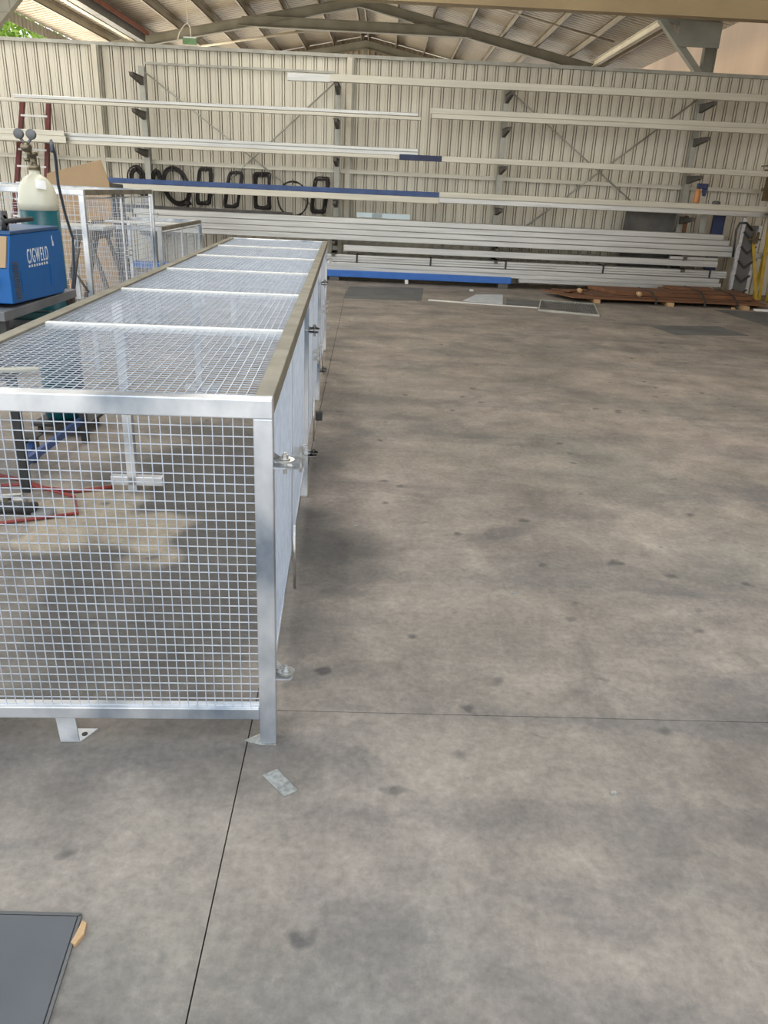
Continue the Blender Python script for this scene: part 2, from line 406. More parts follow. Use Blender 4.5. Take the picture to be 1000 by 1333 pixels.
# level 4: blue bars over a pale one
for r_ in range(2):
    nm = ('front', 'back')[r_]
    yy = YR + r_*0.09
    cee('blue_purlin', -5.10+0.1*r_, 0.955, 1.512, 1.593, yy, 'blue_bar', f'long dark blue channel on the fourth rack level, {nm} one', group='dark blue lengths on the fourth rack level')
cee('steel_purlin', -5.50, 0.955, 1.405, 1.506, YR, 'purlin_cream', 'long pale channel directly beneath the dark blue ones on the fourth rack level', group=GP)
for k, (z0, z1) in enumerate(((1.425, 1.508), (1.514, 1.606))):
    cee('steel_purlin', 0.965, 8.2, z0, z1, YR-0.02, 'purlin_cream' if k else 'purlin', f'cream channel at right of the fourth rack level, {("lower","upper")[k]} one', group=GP)
# level 5: four deep bands, two rows
for k in range(4):
    z0 = 0.715 + k*0.097
    xe = (7.15, 6.60, 6.35, 6.22)[k]
    ord_ = ('lowest', 'third from top', 'second from top', 'topmost')[k]
    for r_ in range(3 if k == 3 else 1):
        cee('steel_purlin', -4.5 - 0.06*r_, xe - 0.03*r_, z0, z0+0.088, YR-0.02 + 0.085*r_, 'purlin',
            f'galvanised channel in the big four-layer rack stack at hip height, {ord_}' + ('' if k != 3 else f', {("front","middle","back")[r_]} row'), group=GP, dep=0.075 if k == 3 else 0.25)
# level 6 : thin single
cee('steel_purlin', -0.74, 6.22, 0.522, 0.632, YR, 'purlin', 'single galvanised channel on the gap level between the two big stacks', group=GP, dep=0.25)
cee('steel_purlin', 5.3, 6.2, 0.64, 0.69, YR-0.03, 'purlin', 'short galvanised offcut lying at the right end above the lower stack', group=GP)
# level 7 bundle
zz = [0.335, 0.378, 0.421]
for k, z0 in enumerate(zz):
    for r_ in range(3 if k == 2 else 1):
        cee('steel_purlin', -1.9, 6.42, z0, z0+0.038, YR-0.02+0.085*r_, 'purlin', f'thin channel in the strapped bundle near the floor, {("lowest","middle","top")[k]} layer' + ('' if k != 2 else f', {("front","middle","back")[r_]} row'), group=GP, dep=0.075 if k == 2 else 0.25)
for k, (z0, z1) in enumerate(((0.1, 0.165), (0.17, 0.245), (0.25, 0.325))):
    cee('steel_purlin', (2.55 if k == 0 else -1.9), (6.2, 6.35, 6.3)[k], z0, z1, YR-0.03, 'purlin', f'wide galvanised channel under the strapped bundle, {("lowest","middle","top")[k]} of three', group=GP, dep=0.3)
for i, x in enumerate((-0.49, 0.88, 2.28, 4.1, 6.1)):
    m = MB(); z = 0.33 + 0.0028*x
    m.box(x-0.016, x+0.016, YR-0.036, YR-0.024, z+0.001, z+0.137)
    m.box(x-0.016, x+0.016, YR-0.034, YR+0.26, z+0.137, z+0.141)
    m.box(x-0.016, x+0.016, YR+0.25, YR+0.26, z-0.005, z+0.137)
    tag(m.build('bundle_strap', M['black']), f'black strap round the lower channel bundle, {("first","second","third","fourth","fifth")[i]} from the left', 'strap', 'straps round the lower bundle')
cee('blue_purlin', -5.6, 2.39, 0.078, 0.19, YR-0.15, 'blue_bright', 'bright blue channel lying lowest of all, just above the floor', group='blue length near the floor', dep=0.1)
# blocks beneath
for i, (x, mt) in enumerate(((-3.4, 'timber'), (-0.9, 'plate'), (0.45, 'white'), (2.25, 'darkgrey'), (4.2, 'timber'))):
    w = 0.03 if i == 2 else 0.09
    m = MB(); m.box(x-w, x+w, YR-0.16, YR+0.3, 0.0, 0.074+0.0028*x)
    tag(m.build('support_block', M[mt], bevel=0.004), f'small support block under the lowest rack lengths, {("first","second","thin pale third","fourth","fifth")[i]} from the left', 'block', 'blocks under the lowest lengths')

# pale blue papers on stack
m = MB(); m.box(-0.52, 0.46, YR+0.1, YR+0.104, 1.113, 1.198)
o = m.build('paper_strip', M['paper']); tag(o, 'pale blue card strip standing on the big four-layer stack', 'card')
m = MB(); m.box(-0.24, -0.06, YR+0.094, YR+0.098, 1.113, 1.19)
tag(m.build('grey_label_card', M['paper_grey']), 'small grey card in front of the pale blue strip on the stack', 'card')

# ------------------------------------------------------------------ coils on the wall
def coil(label, x, z, w, h, lean, strands, r, kind='oval', y=15.60, thick=0.05):
    t = thing('cable_coil', label, 'cable coil', (x, y, z), group='dark cable and hose coils hung on the wall rack')
    m = MB(); rnd = random.Random(int(abs(x*100)))
    for s in range(strands):
        pts = []; n = 28
        off = rnd.uniform(-thick, thick)*0.5; yo = rnd.uniform(-0.03, 0.03); ph = rnd.uniform(0, 6)
        for k in range(n):
            a = 2*PI*k/n
            e = 0.3 if kind == 'rect' else 1.0
            ca, sa = math.cos(a), math.sin(a)
            px = (w/2+off)*math.copysign(abs(ca)**e, ca); pz = (h/2+off)*math.copysign(abs(sa)**e, sa)
            px += 0.01*math.sin(3*a+ph); pz += 0.01*math.cos(2*a+ph)
            px += lean*pz
            pts.append((px, yo + 0.008*math.sin(4*a+ph), pz))
        m.tube(pts, r, 5, closed=True)
    m.build('loops', M['rubber'], t, smooth=True)
    m = MB(); zt = h/2 + lean*0
    m.tube([(lean*h/2, 0.05, zt-0.02), (lean*h/2, -0.045, zt-0.05), (lean*h/2, -0.05, zt+0.03), (lean*h/2, 0.06, zt+0.05)], 0.008, 5)
    m.build('hook', M['bracket'], t, smooth=True)
    if kind == 'rect' or strands > 6:
        m = MB(); m.tube([(w/2*0.55+lean*-h/2+k, 0, -h/2+0.03*math.sin(k*90)) for k in [0.0, 0.02, 0.04]], thick*0.9, 8)
        m.build('binding', M['rubber'], t, smooth=True)
coil('small dark cable coil, leftmost, hung left of the leftmost rack column', -4.66, 1.60, 0.22, 0.30, 0.0, 12, 0.011, thick=0.11)
coil('small grey cable coil hung just right of the leftmost rack column', -4.29, 1.58, 0.13, 0.30, 0.0, 9, 0.010, thick=0.08)
coil('large oval black hose coil, widest of the leaning coils', -3.93, 1.48, 0.46, 0.62, -0.16, 11, 0.012, thick=0.08)
coil('tall narrow black coil leaning right, next after the large oval one', -3.40, 1.50, 0.23, 0.60, 0.13, 11, 0.011, 'rect', thick=0.06)
coil('tall narrow black coil leaning right, the middle one of the tall coils', -2.86, 1.47, 0.23, 0.58, 0.20, 10, 0.011, 'rect', thick=0.05)
coil('upright rectangular black coil between a leaning coil and the thin ring', -2.32, 1.47, 0.27, 0.58, 0.0, 11, 0.011, 'rect', thick=0.06)
coil('thin single-hose round ring, the roundest on the wall', -1.75, 1.36, 0.56, 0.60, 0.0, 3, 0.010, thick=0.015)
coil('rightmost rectangular black coil leaning right beside the second rack column', -1.24, 1.45, 0.24, 0.58, 0.12, 11, 0.011, 'rect', thick=0.05)
# dark shelf sheet behind coils
m = MB(); m.box(-4.9, -1.75, 15.44, 15.50, 1.0, 1.13)
tag(m.build('dark_channel', M['darkgrey'], bevel=0.004), 'dark grey length lying behind the big stack, below the cable coils', 'steel length')

# ------------------------------------------------------------------ right-hand clutter by the wall
m = MB(); m.box(4.5, 5.45, 15.42, 15.45, 0.02, 1.44)
tag(m.build('steel_sheet', M['darkgrey']), 'dark grey flat panel leaning upright behind the big stack at right', 'panel')
m = MB(); m.box(6.12, 6.33, 15.3, 15.36, 0.0, 1.46)
tag(m.build('navy_board', M['navy']), 'narrow navy board standing upright right of the grey panel', 'board')
m = MB(); m.box(5.62, 5.68, 15.40, 15.46, 0, 1.40)
tag(m.build('rusty_bar', M['rust']), 'thin rusty upright bar between the grey panel and the navy board', 'bar')
m = MB(); m.prism([(4.98+1.02, 15.41, 0.0), (5.0+1.06, 15.41, 0.0), (5.05+0.97, 15.41, 1.42), (5.0+0.90, 15.41, 1.42)], (0, 0.03, 0))
tag(m.build('grey_strip', M['column']), 'slim pale grey strip standing left of the navy board', 'strip')
# steel lattice frames standing at rack end
t = thing('lattice_frame', 'tall grey steel post with black zigzag lacing at the right end of the rack', 'frame', (6.62, 14.80, 0))
m = MB(); m.box(-0.17, -0.11, 0, 0.06, 0, 1.42); m.build('upright', M['galv'], t)
m = MB(); m.box(0.14, 0.19, 0, 0.06, 0, 1.30); m.build('upright', M['galv'], t)
for k in range(5):
    z = 0.06 + k*0.25
    m = MB(); m.prism([(-0.13, -0.022, z+0.12), (-0.10, -0.022, z+0.14), (0.02, -0.022, z+0.03), (0.15, -0.022, z+0.14), (0.17, -0.022, z+0.12), (0.02, -0.022, z-0.01)], (0, 0.02, 0))
    m.build('lacing_bar', M['black'], t)
m = MB(); m.box(-0.11, 0.14, 0.02, 0.04, 0.0, 1.30); m.build('infill_sheet', M['darkgrey'], t)
m = MB(); m.tube([(0.02, -0.04, 1.22), (-0.12, -0.04, 1.34), (-0.24, -0.04, 1.33), (-0.28, -0.04, 1.22), (-0.26, -0.04, 0.98), (-0.24, -0.04, 0.75)], 0.02, 8); m.build('hooked_strap', M['black'], t, smooth=True)

def sash(label, x, y, top, lean, bottom=0.0):
    t = thing('bar_clamp', label, 'bar clamp', (x, y, bottom), group='yellow bar clamps by the right end of the rack')
    m = MB(); m.bar((0, 0, 0), (lean, 0.05, top), 0.055, 0.02, (0, 1, 0)); m.build('bar', M['yellow'], t, bevel=0.003)
    m = MB(); m.bar((lean, 0.0, top-0.02), (lean, 0.0, top+0.16), 0.1, 0.06, (0, 1, 0)); m.bar((lean-0.12, 0, top+0.05), (lean+0.1, 0, top+0.05), 0.05, 0.03); m.build('head', M['bronze'], t, bevel=0.003)
    m = MB(); m.tube([(lean-0.02, -0.05, top+0.02), (lean-0.02, -0.05, top+0.26)], 0.012, 8); m.build('screw', M['trestle'], t, smooth=True)
sash('yellow bar clamp with bronze head, leftmost of the yellow clamps', 6.97, 14.72, 1.02, -0.27)
sash('yellow bar clamp leaning right, middle of the yellow clamps', 7.06, 14.80, 1.45, -0.12)
sash('yellow bar clamp at the very right edge, crossing the middle one', 6.99, 14.90, 1.5, 0.06)
t = thing('steel_prop', 'short yellow prop standing at the right picture edge near the rusty plates', 'prop', (7.12, 14.62, 0))
m = MB(); m.tube([(0, 0, 0), (0.02, 0, 0.42)], 0.04, 10); m.build('tube', M['yellow'], t, smooth=True)
m = MB(); m.tube([(0.02, 0, 0.42), (0.02, 0, 0.75)], 0.026, 10); m.build('inner_tube', M['galv'], t, smooth=True)
# hanging bronze C clamp
t = thing('hanging_clamp', 'dark bronze clamp hanging high at the right edge of the wall', 'clamp', (6.98, 15.3, 1.72))
m = MB(); m.box(-0.05, 0.07, -0.03, 0.03, 0, 0.5); m.box(-0.11, 0.1, -0.035, 0.035, 0.48, 0.53); m.box(-0.09, 0.1, -0.035, 0.035, 0.16, 0.22); m.build('body', M['bronze'], t, bevel=0.006)
m = MB(); m.tube([(0, 0.03, 0.5), (0, 0.18, 0.6), (0, 0.42, 0.6)], 0.01, 6); m.build('hook', M['bracket'], t, smooth=True)
t = thing('spray_bottle', 'orange bottle with a dark spray head standing by the rightmost rack column', 'spray bottle', (5.62, 15.02, 1.628))
m = MB(); m.lathe([(0.045, 0), (0.05, 0.02), (0.05, 0.19), (0.03, 0.22), (0.02, 0.25)]); m.build('bottle', M['orange'], t, smooth=True)
m = MB(); m.box(-0.03, 0.16, -0.03, 0.03, 0.24, 0.33); m.prism([(0.07, -0.03, 0.24), (0.16, -0.03, 0.24), (0.14, -0.03, 0.12), (0.1, -0.03, 0.12)], (0, 0.06, 0)); m.build('spray_head', M['navy'], t, bevel=0.008)
m = MB(); m.lathe([(0.07, 0), (0.075, 0.03), (0.05, 0.05), (0.01, 0.055)], (5.98, 15.0, 1.628))
tag(m.build('small_tin', M['darkgrey'], smooth=True), 'small dark tin sitting on the fourth rack level right of the orange bottle', 'tin')

# rusty plates on bearers
def slabx(name, pts, z0, z1, mt, label, cat, group=None, bevel=0.0, parent=None):
    m = MB(); m.prism([(x, y, z0) for x, y in pts], (0, 0, z1-z0))
    o = m.build(name, M[mt], parent, bevel=bevel)
    if label: tag(o, label, cat, group)
    return o
GR = 'rusty plates stacked on timber by the rack'
slabx('rusty_plate', [(2.85, 14.25), (3.22, 13.30), (6.55, 13.42), (6.75, 14.42)], 0.062, 0.082, 'rust', 'long rusty steel plate at the bottom of the rusty stack', 'steel plate', GR)
slabx('rusty_plate', [(3.05, 14.3), (3.6, 13.55), (6.3, 13.62), (6.5, 14.44)], 0.086, 0.10, 'rust2', 'second rusty plate from the bottom of the rusty stack', 'steel plate', GR)
slabx('rusty_plate', [(3.75, 14.5), (4.05, 13.72), (6.45, 13.78), (6.62, 14.5)], 0.104, 0.165, 'rust', 'thick rusty plate pack in the middle of the rusty stack', 'steel plate', GR)
slabx('rusty_plate', [(5.0, 14.45), (5.05, 13.8), (6.35, 13.85), (6.5, 14.48)], 0.169, 0.20, 'rust2', 'shorter rusty plate near the top of the rusty stack', 'steel plate', GR)
slabx('rusty_plate', [(5.1, 14.5), (5.12, 14.05), (5.9, 14.1), (5.95, 14.5)], 0.204, 0.228, 'rust', 'smallest rusty plate lying topmost on the rusty stack', 'steel plate', GR)
slabx('rusty_offcut', [(3.15, 13.95), (3.25, 13.80), (3.68, 14.12), (3.62, 14.25)], 0.104, 0.122, 'rust', 'bent rusty offcut lying on the left end of the rusty stack', 'offcut')
for i, x in enumerate((3.62, 4.87, 6.15)):
    m = MB(); m.box(x-0.05, x+0.05, 13.26, 14.4, 0, 0.06)
    tag(m.build('timber_bearer', M['timber'], bevel=0.004), f'timber bearer under the rusty plates, {("leftmost","middle","rightmost")[i]}', 'timber block', 'bearers under the rusty plates')
for i, (x, zt) in enumerate(((4.62, 0.165), (5.45, 0.228), (6.0, 0.20))):
    m = MB()
    m.box(x-0.015, x+0.015, 13.30, 13.312, 0.0, 0.1); m.bar((x, 13.30, 0.1), (x+0.05, 13.74, zt+0.006), 0.03, 0.008); m.box(x+0.035, x+0.065, 13.74, 14.5, zt+0.002, zt+0.008)
    tag(m.build('plate_strap', M['black']), f'black strap over the rusty plate stack, {("leftmost","middle","rightmost")[i]}', 'strap', 'straps over the rusty plates')
for i, (x, y, z) in enumerate(((3.42, 13.78, 0.104), (4.42, 13.66, 0.104))):
    m = MB(); m.lathe([(0.032, 0), (0.04, 0.02), (0.04, 0.12), (0.034, 0.15)], (x, y-0.1, z+0.038), 'y', 14)
    tag(m.build('pipe_offcut', M['timber'], smooth=True), ('pale round offcut on the left end of the rusty plates', 'pale round offcut at mid length of the rusty plates')[i], 'offcut')
m = MB(); m.box(6.28, 6.62, 13.2, 13.3, 0.0, 0.03)
tag(m.build('white_strip', M['white'], bevel=0.003), 'short white strip on the floor before the right end of the rusty plates', 'strip')
for i, (px, py) in enumerate(((1.56, 14.15), (5.9, 13.28), (2.2, 13.0))):
    m = MB(); m.prism([(px, py, 0), (px+0.07, py+0.01, 0), (px+0.05, py+0.06, 0), (px+0.01, py+0.04, 0)], (0, 0, 0.03))
    if i == 0: tag(m.build('paper_scrap', M['white']), 'crumpled white scrap on the floor before the blue channel', 'scrap')
    elif i == 1: tag(m.build('timber_scrap', M['timber']), 'small timber scrap on the floor before the rusty plates', 'scrap')
    else: m.bm.free()

# floor plates and patches
slabx('floor_plate', [(-0.60, 12.42), (0.63, 12.55), (0.74, 14.25), (-0.58, 14.0)], 0.0, 0.006, 'plate', 'dark square steel plate on the floor behind the long cage', 'floor plate')
slabx('flat_bar', [(0.74, 12.60), (2.44, 12.30), (2.44, 12.36), (0.76, 12.74)], 0.0, 0.006, 'white', 'long thin bright flat bar lying on the floor', 'flat bar')
slabx('plastic_sheet', [(1.30, 12.68), (1.92, 12.50), (2.10, 13.75), (1.62, 13.62)], 0.0065, 0.014, 'film', 'crumpled pale plastic sheet lying across the bright flat bar', 'sheet')
slabx('brown_plate', [(1.98, 12.55), (2.62, 12.45), (2.7, 13.2), (2.1, 13.3)], 0.0, 0.005, 'plate', 'dull brown plate on the floor between the plastic sheet and the grating', 'floor plate')
t = thing('floor_grating', 'grey steel bar grating laid flat on the floor in front of the rack', 'grating', (0, 0, 0))
A, B, C_, D_ = V((2.40, 12.0, 0)), V((3.25, 11.70, 0)), V((3.50, 13.0, 0)), V((2.66, 13.2, 0))
m = MB()
for a, b in ((A, B), (B, C_), (C_, D_), (D_, A)):
    m.bar(a+V((0, 0, 0.014)), b+V((0, 0, 0.014)), 0.02, 0.028)
m.build('rim', M['column'], t)
m = MB()
for k in range(1, 24):
    f = k/24; a = A.lerp(B, f); b = D_.lerp(C_, f)
    m.bar(a+V((0, 0, 0.012)), b+V((0, 0, 0.012)), 0.006, 0.022)
for k in range(1, 6):
    f = k/6; a = A.lerp(D_, f); b = B.lerp(C_, f)
    m.bar(a+V((0, 0, 0.018)), b+V((0, 0, 0.018)), 0.006, 0.006)
m.build('bars', M['trestle'], t)
slabx('rubber_mat', [(3.78, 11.0), (4.86, 11.25), (4.99, 10.52), (3.92, 10.3)], 0.0, 0.005, 'plate', 'dark diamond-shaped mat on the open floor at right', 'mat')
slabx('wet_floor_patch', [(5.55, 13.15), (7.2, 12.9), (7.4, 10.9), (5.75, 10.9)], 0.0, 0.004, 'plate', 'large dark wet patch of floor at the far right edge', 'floor plate')  # thin slab laid in for the dark wet floor area
# foreground
slabx('steel_offcut', [(-0.283, 1.777), (-0.180, 1.720), (-0.214, 1.694), (-0.250, 1.712), (-0.250, 1.712)][:3] + [(-0.318, 1.755)] if False else [(-0.290, 1.775), (-0.250, 1.803), (-0.180, 1.720), (-0.216, 1.694)], 0.0, 0.005, 'mill', 'small grey rectangular steel offcut on the floor before the cage leg', 'offcut', bevel=0.001)
t = thing('pit_cover', 'dark grey steel pit cover in the floor at the lower left corner', 'pit cover', (0, 0, 0))
m = MB(); m.prism([(-1.9, 1.27, 0.0), (-0.648, 1.285, 0.0), (-0.60, 0.75, 0.0), (-1.9, 0.7, 0.0)], (0, 0, 0.007)); m.build('cover_plate', M['mat_dark'], t, bevel=0.002)
m = MB(); m.bar((-1.9, 1.275, 0.003), (-0.642, 1.291, 0.003), 0.008, 0.006); m.bar((-0.643, 1.29, 0.003), (-0.594, 0.75, 0.003), 0.007, 0.006); m.build('rim', M['plate'], t)
m = MB(); m.prism([(-0.632, 1.272, 0.0), (-0.620, 1.266, 0.0), (-0.616, 1.238, 0.0), (-0.626, 1.21, 0.0), (-0.637, 1.216, 0.0), (-0.634, 1.24, 0.0)], (0, 0, 0.01))
tag(m.build('timber_splinter', M['timber']), 'small orange timber splinter at the corner of the pit cover', 'splinter')
chips = [((-0.09, 3.60), 'near the cage feet'), ((1.45, 3.5), 'in the middle of the open floor'), ((0.62, 2.95), 'left of the middle of the floor'), ((0.73, 1.75), 'in the near floor slab')]
for (x, y), w in chips:
    m = MB(); m.prism([(x, y, 0), (x+0.02, y+0.004, 0), (x+0.016, y+0.012, 0), (x+0.002, y+0.01, 0)], (0, 0, 0.006))
    tag(m.build('metal_chip', M['mill']), f'tiny pale metal chip {w}', 'chip')

# ------------------------------------------------------------------ mesh cages
def grid(m, o, ux, uz, W, H, pitch, r, nrm):
    """welded wire mesh: W along ux, H along uz"""
    o, ux, uz, nrm = V(o), V(ux), V(uz), V(nrm)
    nx = max(1, round(W/pitch)); nz = max(1, round(H/pitch))
    for k in range(nx+1):
        a = o + ux*(W*k/nx) + nrm*r*0.8
        m.bar(a, a + uz*H, r*2, r*2, nrm)
    for k in range(nz+1):
        a = o + uz*(H*k/nz) - nrm*r*0.8
        m.bar(a, a + ux*W, r*2, r*2, nrm)

def cage(label, loc, rz, W, H, bays, bay, S=0.05, pitch=0.0268, r=0.0012, group=None, detail=True, left_open=True, hz=(0.255, 0.925), lz=0.6, top=True):
    """right-front-bottom corner of the frame at loc; front along -x, depth along +y"""
    t = thing('mesh_cage', label, 'mesh cage', loc, rz, group)
    L = bays*bay
    zb = 0.0925
    G = M['galv_frame']; B = 0.003
    def part(nm, *b, mt=None, lab=None):
        m = MB(); m.box(*b); return m.build(nm, mt or G, t, bevel=B, label=lab)
    part('top_rail', -S, 0, S, L-S, H-S, H, mt=M['galv_worn'], lab='weathered olive-grey top rail on the right side')
    part('top_rail', -W, -W+S, S, L-S, H-S, H, mt=M['galv_worn'], lab='weathered olive-grey top rail on the left side')
    part('end_rail', -W, 0, 0, S, H-S, H)
    part('end_rail', -W, 0, L-S, L, H-S, H)
    part('bottom_rail', -W+S, -S, 0, S*0.8, zb, zb+S*0.8)
    part('bottom_rail', -W+S, -S, L-S*0.8, L, zb, zb+S*0.8)
    ys = [0.0] + [k*2*bay - S/2 for k in range(1, (bays+1)//2)] + [L-S]
    for i, y in enumerate(ys):
        part('post', -S, 0, y, y+S, 0.004, H-S)
        part('post', -W, -W+S, y, y+S, 0.004, H-S)
        # foot flanges
        m = MB(); m.prism([(-S, y+S, 0), (-S-0.05, y+S*0.3, 0), (-S, y-0.004, 0), (0, y-0.004, 0), (0, y+S, 0)], (0, 0, 0.004)); m.build('foot_plate', M['mill'], t)
        if 0 < i < len(ys)-1:
            part('cross_foot', -W-0.09, -W+0.19, y, y+S, 0.04, 0.09)
    for k in range(1, bays):
        part('crossbar', -W+S, -S, k*bay-0.0150, k*bay+0.0150, H-0.028, H-0.001, mt=M['bar_white'])
    # top meshes
    for k in range(bays if top else 0):
        y0 = (S if k == 0 else k*bay+0.0125); y1 = (L-S if k == bays-1 else (k+1)*bay-0.0125)
        m = MB(); grid(m, (-W+S, y0, H-0.012), (1, 0, 0), (0, 1, 0), W-2*S, y1-y0, pitch, r, (0, 0, 1)); m.build('top_mesh', M['wire'], t)
    m = MB(); grid(m, (-W+S, S*0.3, zb+S*0.8), (1, 0, 0), (0, 0, 1), W-2*S, H-S-zb-S*0.8, pitch, r, (0, -1, 0)); m.build('end_mesh', M['wire'], t)
    m = MB(); grid(m, (-W+S, L-S*0.3, zb+S*0.8), (1, 0, 0), (0, 0, 1), W-2*S, H-S-zb-S*0.8, pitch, r, (0, -1, 0)); m.build('end_mesh', M['wire'], t)
    # front centre foot cleat
    if detail:
        m = MB(); x0 = -0.655
        m.hexa([(x0, 0.004, 0.003), (x0+0.056, 0.004, 0.003), (x0+0.056, 0.010, 0.003), (x0, 0.010, 0.003), (x0-0.012, 0.018, zb), (x0+0.046, 0.018, zb), (x0+0.046, 0.024, zb), (x0-0.012, 0.024, zb)])
        m.prism([(x0+0.0, 0.006, 0), (x0+0.06, 0.006, 0), (x0+0.095, 0.065, 0), (x0+0.0, 0.065, 0)], (0, 0, 0.004))
        m.build('foot_cleat', M['galv'], t)
        m = MB(); m.lathe([(0.009, 0.004), (0.009, 0.0055)], (x0+0.062, 0.038, 0), n=12); m.build('bolt_hole', M['black'], t)
    # gates on the right side, hinged at posts, meeting mid-way
    for k in range(bays):
        hinge_near = (k % 2 == 0)
        py = k*bay if hinge_near else (k+1)*bay
        if k == 0: py = S/2
        if k == bays-1 and not hinge_near: py = L - S/2
        y0 = k*bay + (S+0.012 if k == 0 else (S/2+0.01 if hinge_near else 0.006))
        y1 = (k+1)*bay - ((S+0.012 if k == bays-1 else S/2+0.01) if not hinge_near else 0.006)
        z0, z1 = 0.165, H-S-0.02
        f = MB(); tk = 0.012; xo = -0.030
        f.box(xo, xo+tk, y0, y0+tk, z0, z1); f.box(xo, xo+tk, y1-tk, y1, z0, z1)
        f.box(xo, xo+tk, y0+tk, y1-tk, z0, z0+tk); f.box(xo, xo+tk, y0+tk, y1-tk, z1-tk, z1)
        gt = f.build('gate', G, t, bevel=0.002)
        m = MB(); grid(m, (xo+tk*0.6, y0+tk, z0+tk), (0, 1, 0), (0, 0, 1), y1-y0-2*tk, z1-z0-2*tk, pitch, r, (1, 0, 0)); m.build('gate_mesh', M['wire'], gt)
        # hinges
        ysgn = 1 if hinge_near else -1
        for z in hz:
            m = MB(); yc = py
            pts = [(0.0, yc-0.018), (0.045, yc-0.018)] + [(0.032+0.018*math.cos(a), yc+0.018*math.sin(a)) for a in [PI*(-0.5+j/6) for j in range(7)]] + [(0.0, yc+0.018)]
            m.prism([(a, b, z-0.022) for a, b in pts], (0, 0, 0.005)); m.build('hinge_lug', G, t)
            h = MB(); cx, cy = 0.030, yc + 0.0
            ring = [(cx+0.026*math.cos(2*PI*j/16), cy+0.024*math.sin(2*PI*j/16), z-0.004) for j in range(16)]
            h.prism(ring, (0, 0, 0.005)); h.bar((0.01, cy+0.01*ysgn, z-0.0015), (-0.012, cy+ysgn*0.05, z-0.0015), 0.02, 0.005); h.build('hinge_plate', M['zinc_bright'], gt)
            b = MB(); b.lathe([(0.005, -0.04), (0.005, -0.006)], (cx, cy, z), n=8); b.lathe([(0.014, 0.002), (0.014, 0.005)], (cx, cy, z), n=16); b.lathe([(0.009, 0.005), (0.009, 0.014), (0.005, 0.014), (0.005, 0.019)], (cx, cy, z), n=6)
            b.build('hinge_bolt', M['zinc_bright'], gt)
        # latch tube and drop rod on the near gate of each pair
        if hinge_near and detail is not None:
            ly = (k+1)*bay
            m = MB(); m.bar((0.008, ly-0.06, lz), (0.008, ly+0.06, lz), 0.045, 0.008); m.bar((0.008, ly-0.06, lz-0.045), (0.008, ly+0.06, lz-0.045), 0.045, 0.008)
            m.tube([(0.018, ly-0.02, lz-0.075), (0.018, ly-0.02, lz+0.04), (0.045, ly-0.02, lz+0.045)], 0.006, 8)
            m.build('latch', M['zinc_bright'], gt)
            m = MB(); m.tube([(-0.006, ly-0.04, 0.0), (-0.006, ly-0.04, 0.30)], 0.006, 8)
            m.build('drop_bolt', M['zinc_bright'], gt, smooth=True)
    return t

cage_o = V((-0.268, 1.916, 0)); cyaw = 0.04801
main = cage('long waist-high galvanised steel mesh cage with hinged mesh gates, filling the left foreground', cage_o, cyaw, 0.984, 1.091, 6, 1.05, group='galvanised mesh cages')
m = MB()
cz = lambda a, b, z: (a, b, z)
m.box(0.004, 0.05, 3.13, 3.18, 0.135, 0.19)
m.build('end_cap', M['black'], main, label='black plastic cap on a latch tube')
tall = cage('taller galvanised mesh cage behind the blue welder, its top at eye height', (-2.46, 6.75, 0), 0.012, 1.9, 1.49, 2, 1.06, group='galvanised mesh cages', detail=False, pitch=0.05, r=0.0013, hz=(0.3, 1.25), lz=0.95, S=0.042, top=False)
low = cage('waist-high galvanised mesh cage standing behind the taller cage at left', (-2.46, 9.0, 0), 0.012, 1.0, 1.11, 2, 1.06, group='galvanised mesh cages', detail=False, pitch=0.05, r=0.0013, S=0.042, top=False)

# timber/metal strip lying on the mesh top (left edge)
def cg(a, b, z):
    c, s = math.cos(cyaw), math.sin(cyaw)
    return V((cage_o.x + a*c - b*s, cage_o.y + a*s + b*c, z))
m = MB(); m.bar(cg(-1.03, 0.12, 1.098), cg(-0.665, 0.235, 1.098), 0.035, 0.006)
o = m.build('flat_strip', M['column']); tag(o, 'thin olive flat strip lying on the near left of the long cage top', 'strip')

# ------------------------------------------------------------------ welder, bench and cylinder
t = thing('welding_machine', 'bright blue welding machine with white lettering on its side, standing on a grey bench', 'welder', (-1.85, 3.96, 0.965))
WX = -0.34; WL = 0.71; WH = 0.345
m = MB()
m.prism([(0, 0.0, 0.02), (0, WL-0.05, 0.0), (0, WL, 0.05), (0, WL-0.005, WH-0.02), (0, WL-0.03, WH), (0, 0.065, WH), (0, 0.005, 0.19)], (WX, 0, 0))
m.build('case', M['welder_blue'], t, bevel=0.006)
m = MB(); m.prism([(0.002, 0.058, WH+0.001), (0.002, WL-0.03, WH+0.001), (0.002, WL-0.035, WH+0.018), (0.002, 0.072, WH+0.018)], (WX-0.004, 0, 0)); m.build('lid', M['welder_top'], t, bevel=0.004)
m = MB(); m.prism([(-0.012, 0.0, 0.195), (-0.012, 0.055, WH-0.006), (-0.012, 0.062, WH-0.006), (-0.012, 0.012, 0.195)], (WX+0.03, 0, 0)); m.prism([(-0.012, -0.004, 0.195), (-0.012, 0.05, WH-0.006), (-0.012, 0.056, WH-0.006), (-0.012, 0.002, 0.195)], (-0.31, 0, 0))
m.build('control_panel', M['card'], t, label='brown control panel')
m = MB()
for z, y in ((0.13, -0.012),): m.lathe([(0.03, -0.03), (0.03, 0.0)], (-0.10, y, z), 'y', 16); m.lathe([(0.03, -0.03), (0.03, 0.0)], (-0.22, y, z), 'y', 16)
m.build('socket', M['black'], t)
m = MB()
for k in range(15):
    z = 0.035 + k*0.0125; m.box(0.001, 0.0035, 0.045, 0.105, z, z+0.006)
m.build('vent_slots', M['bracket'], t, label='column of dark vent slots')
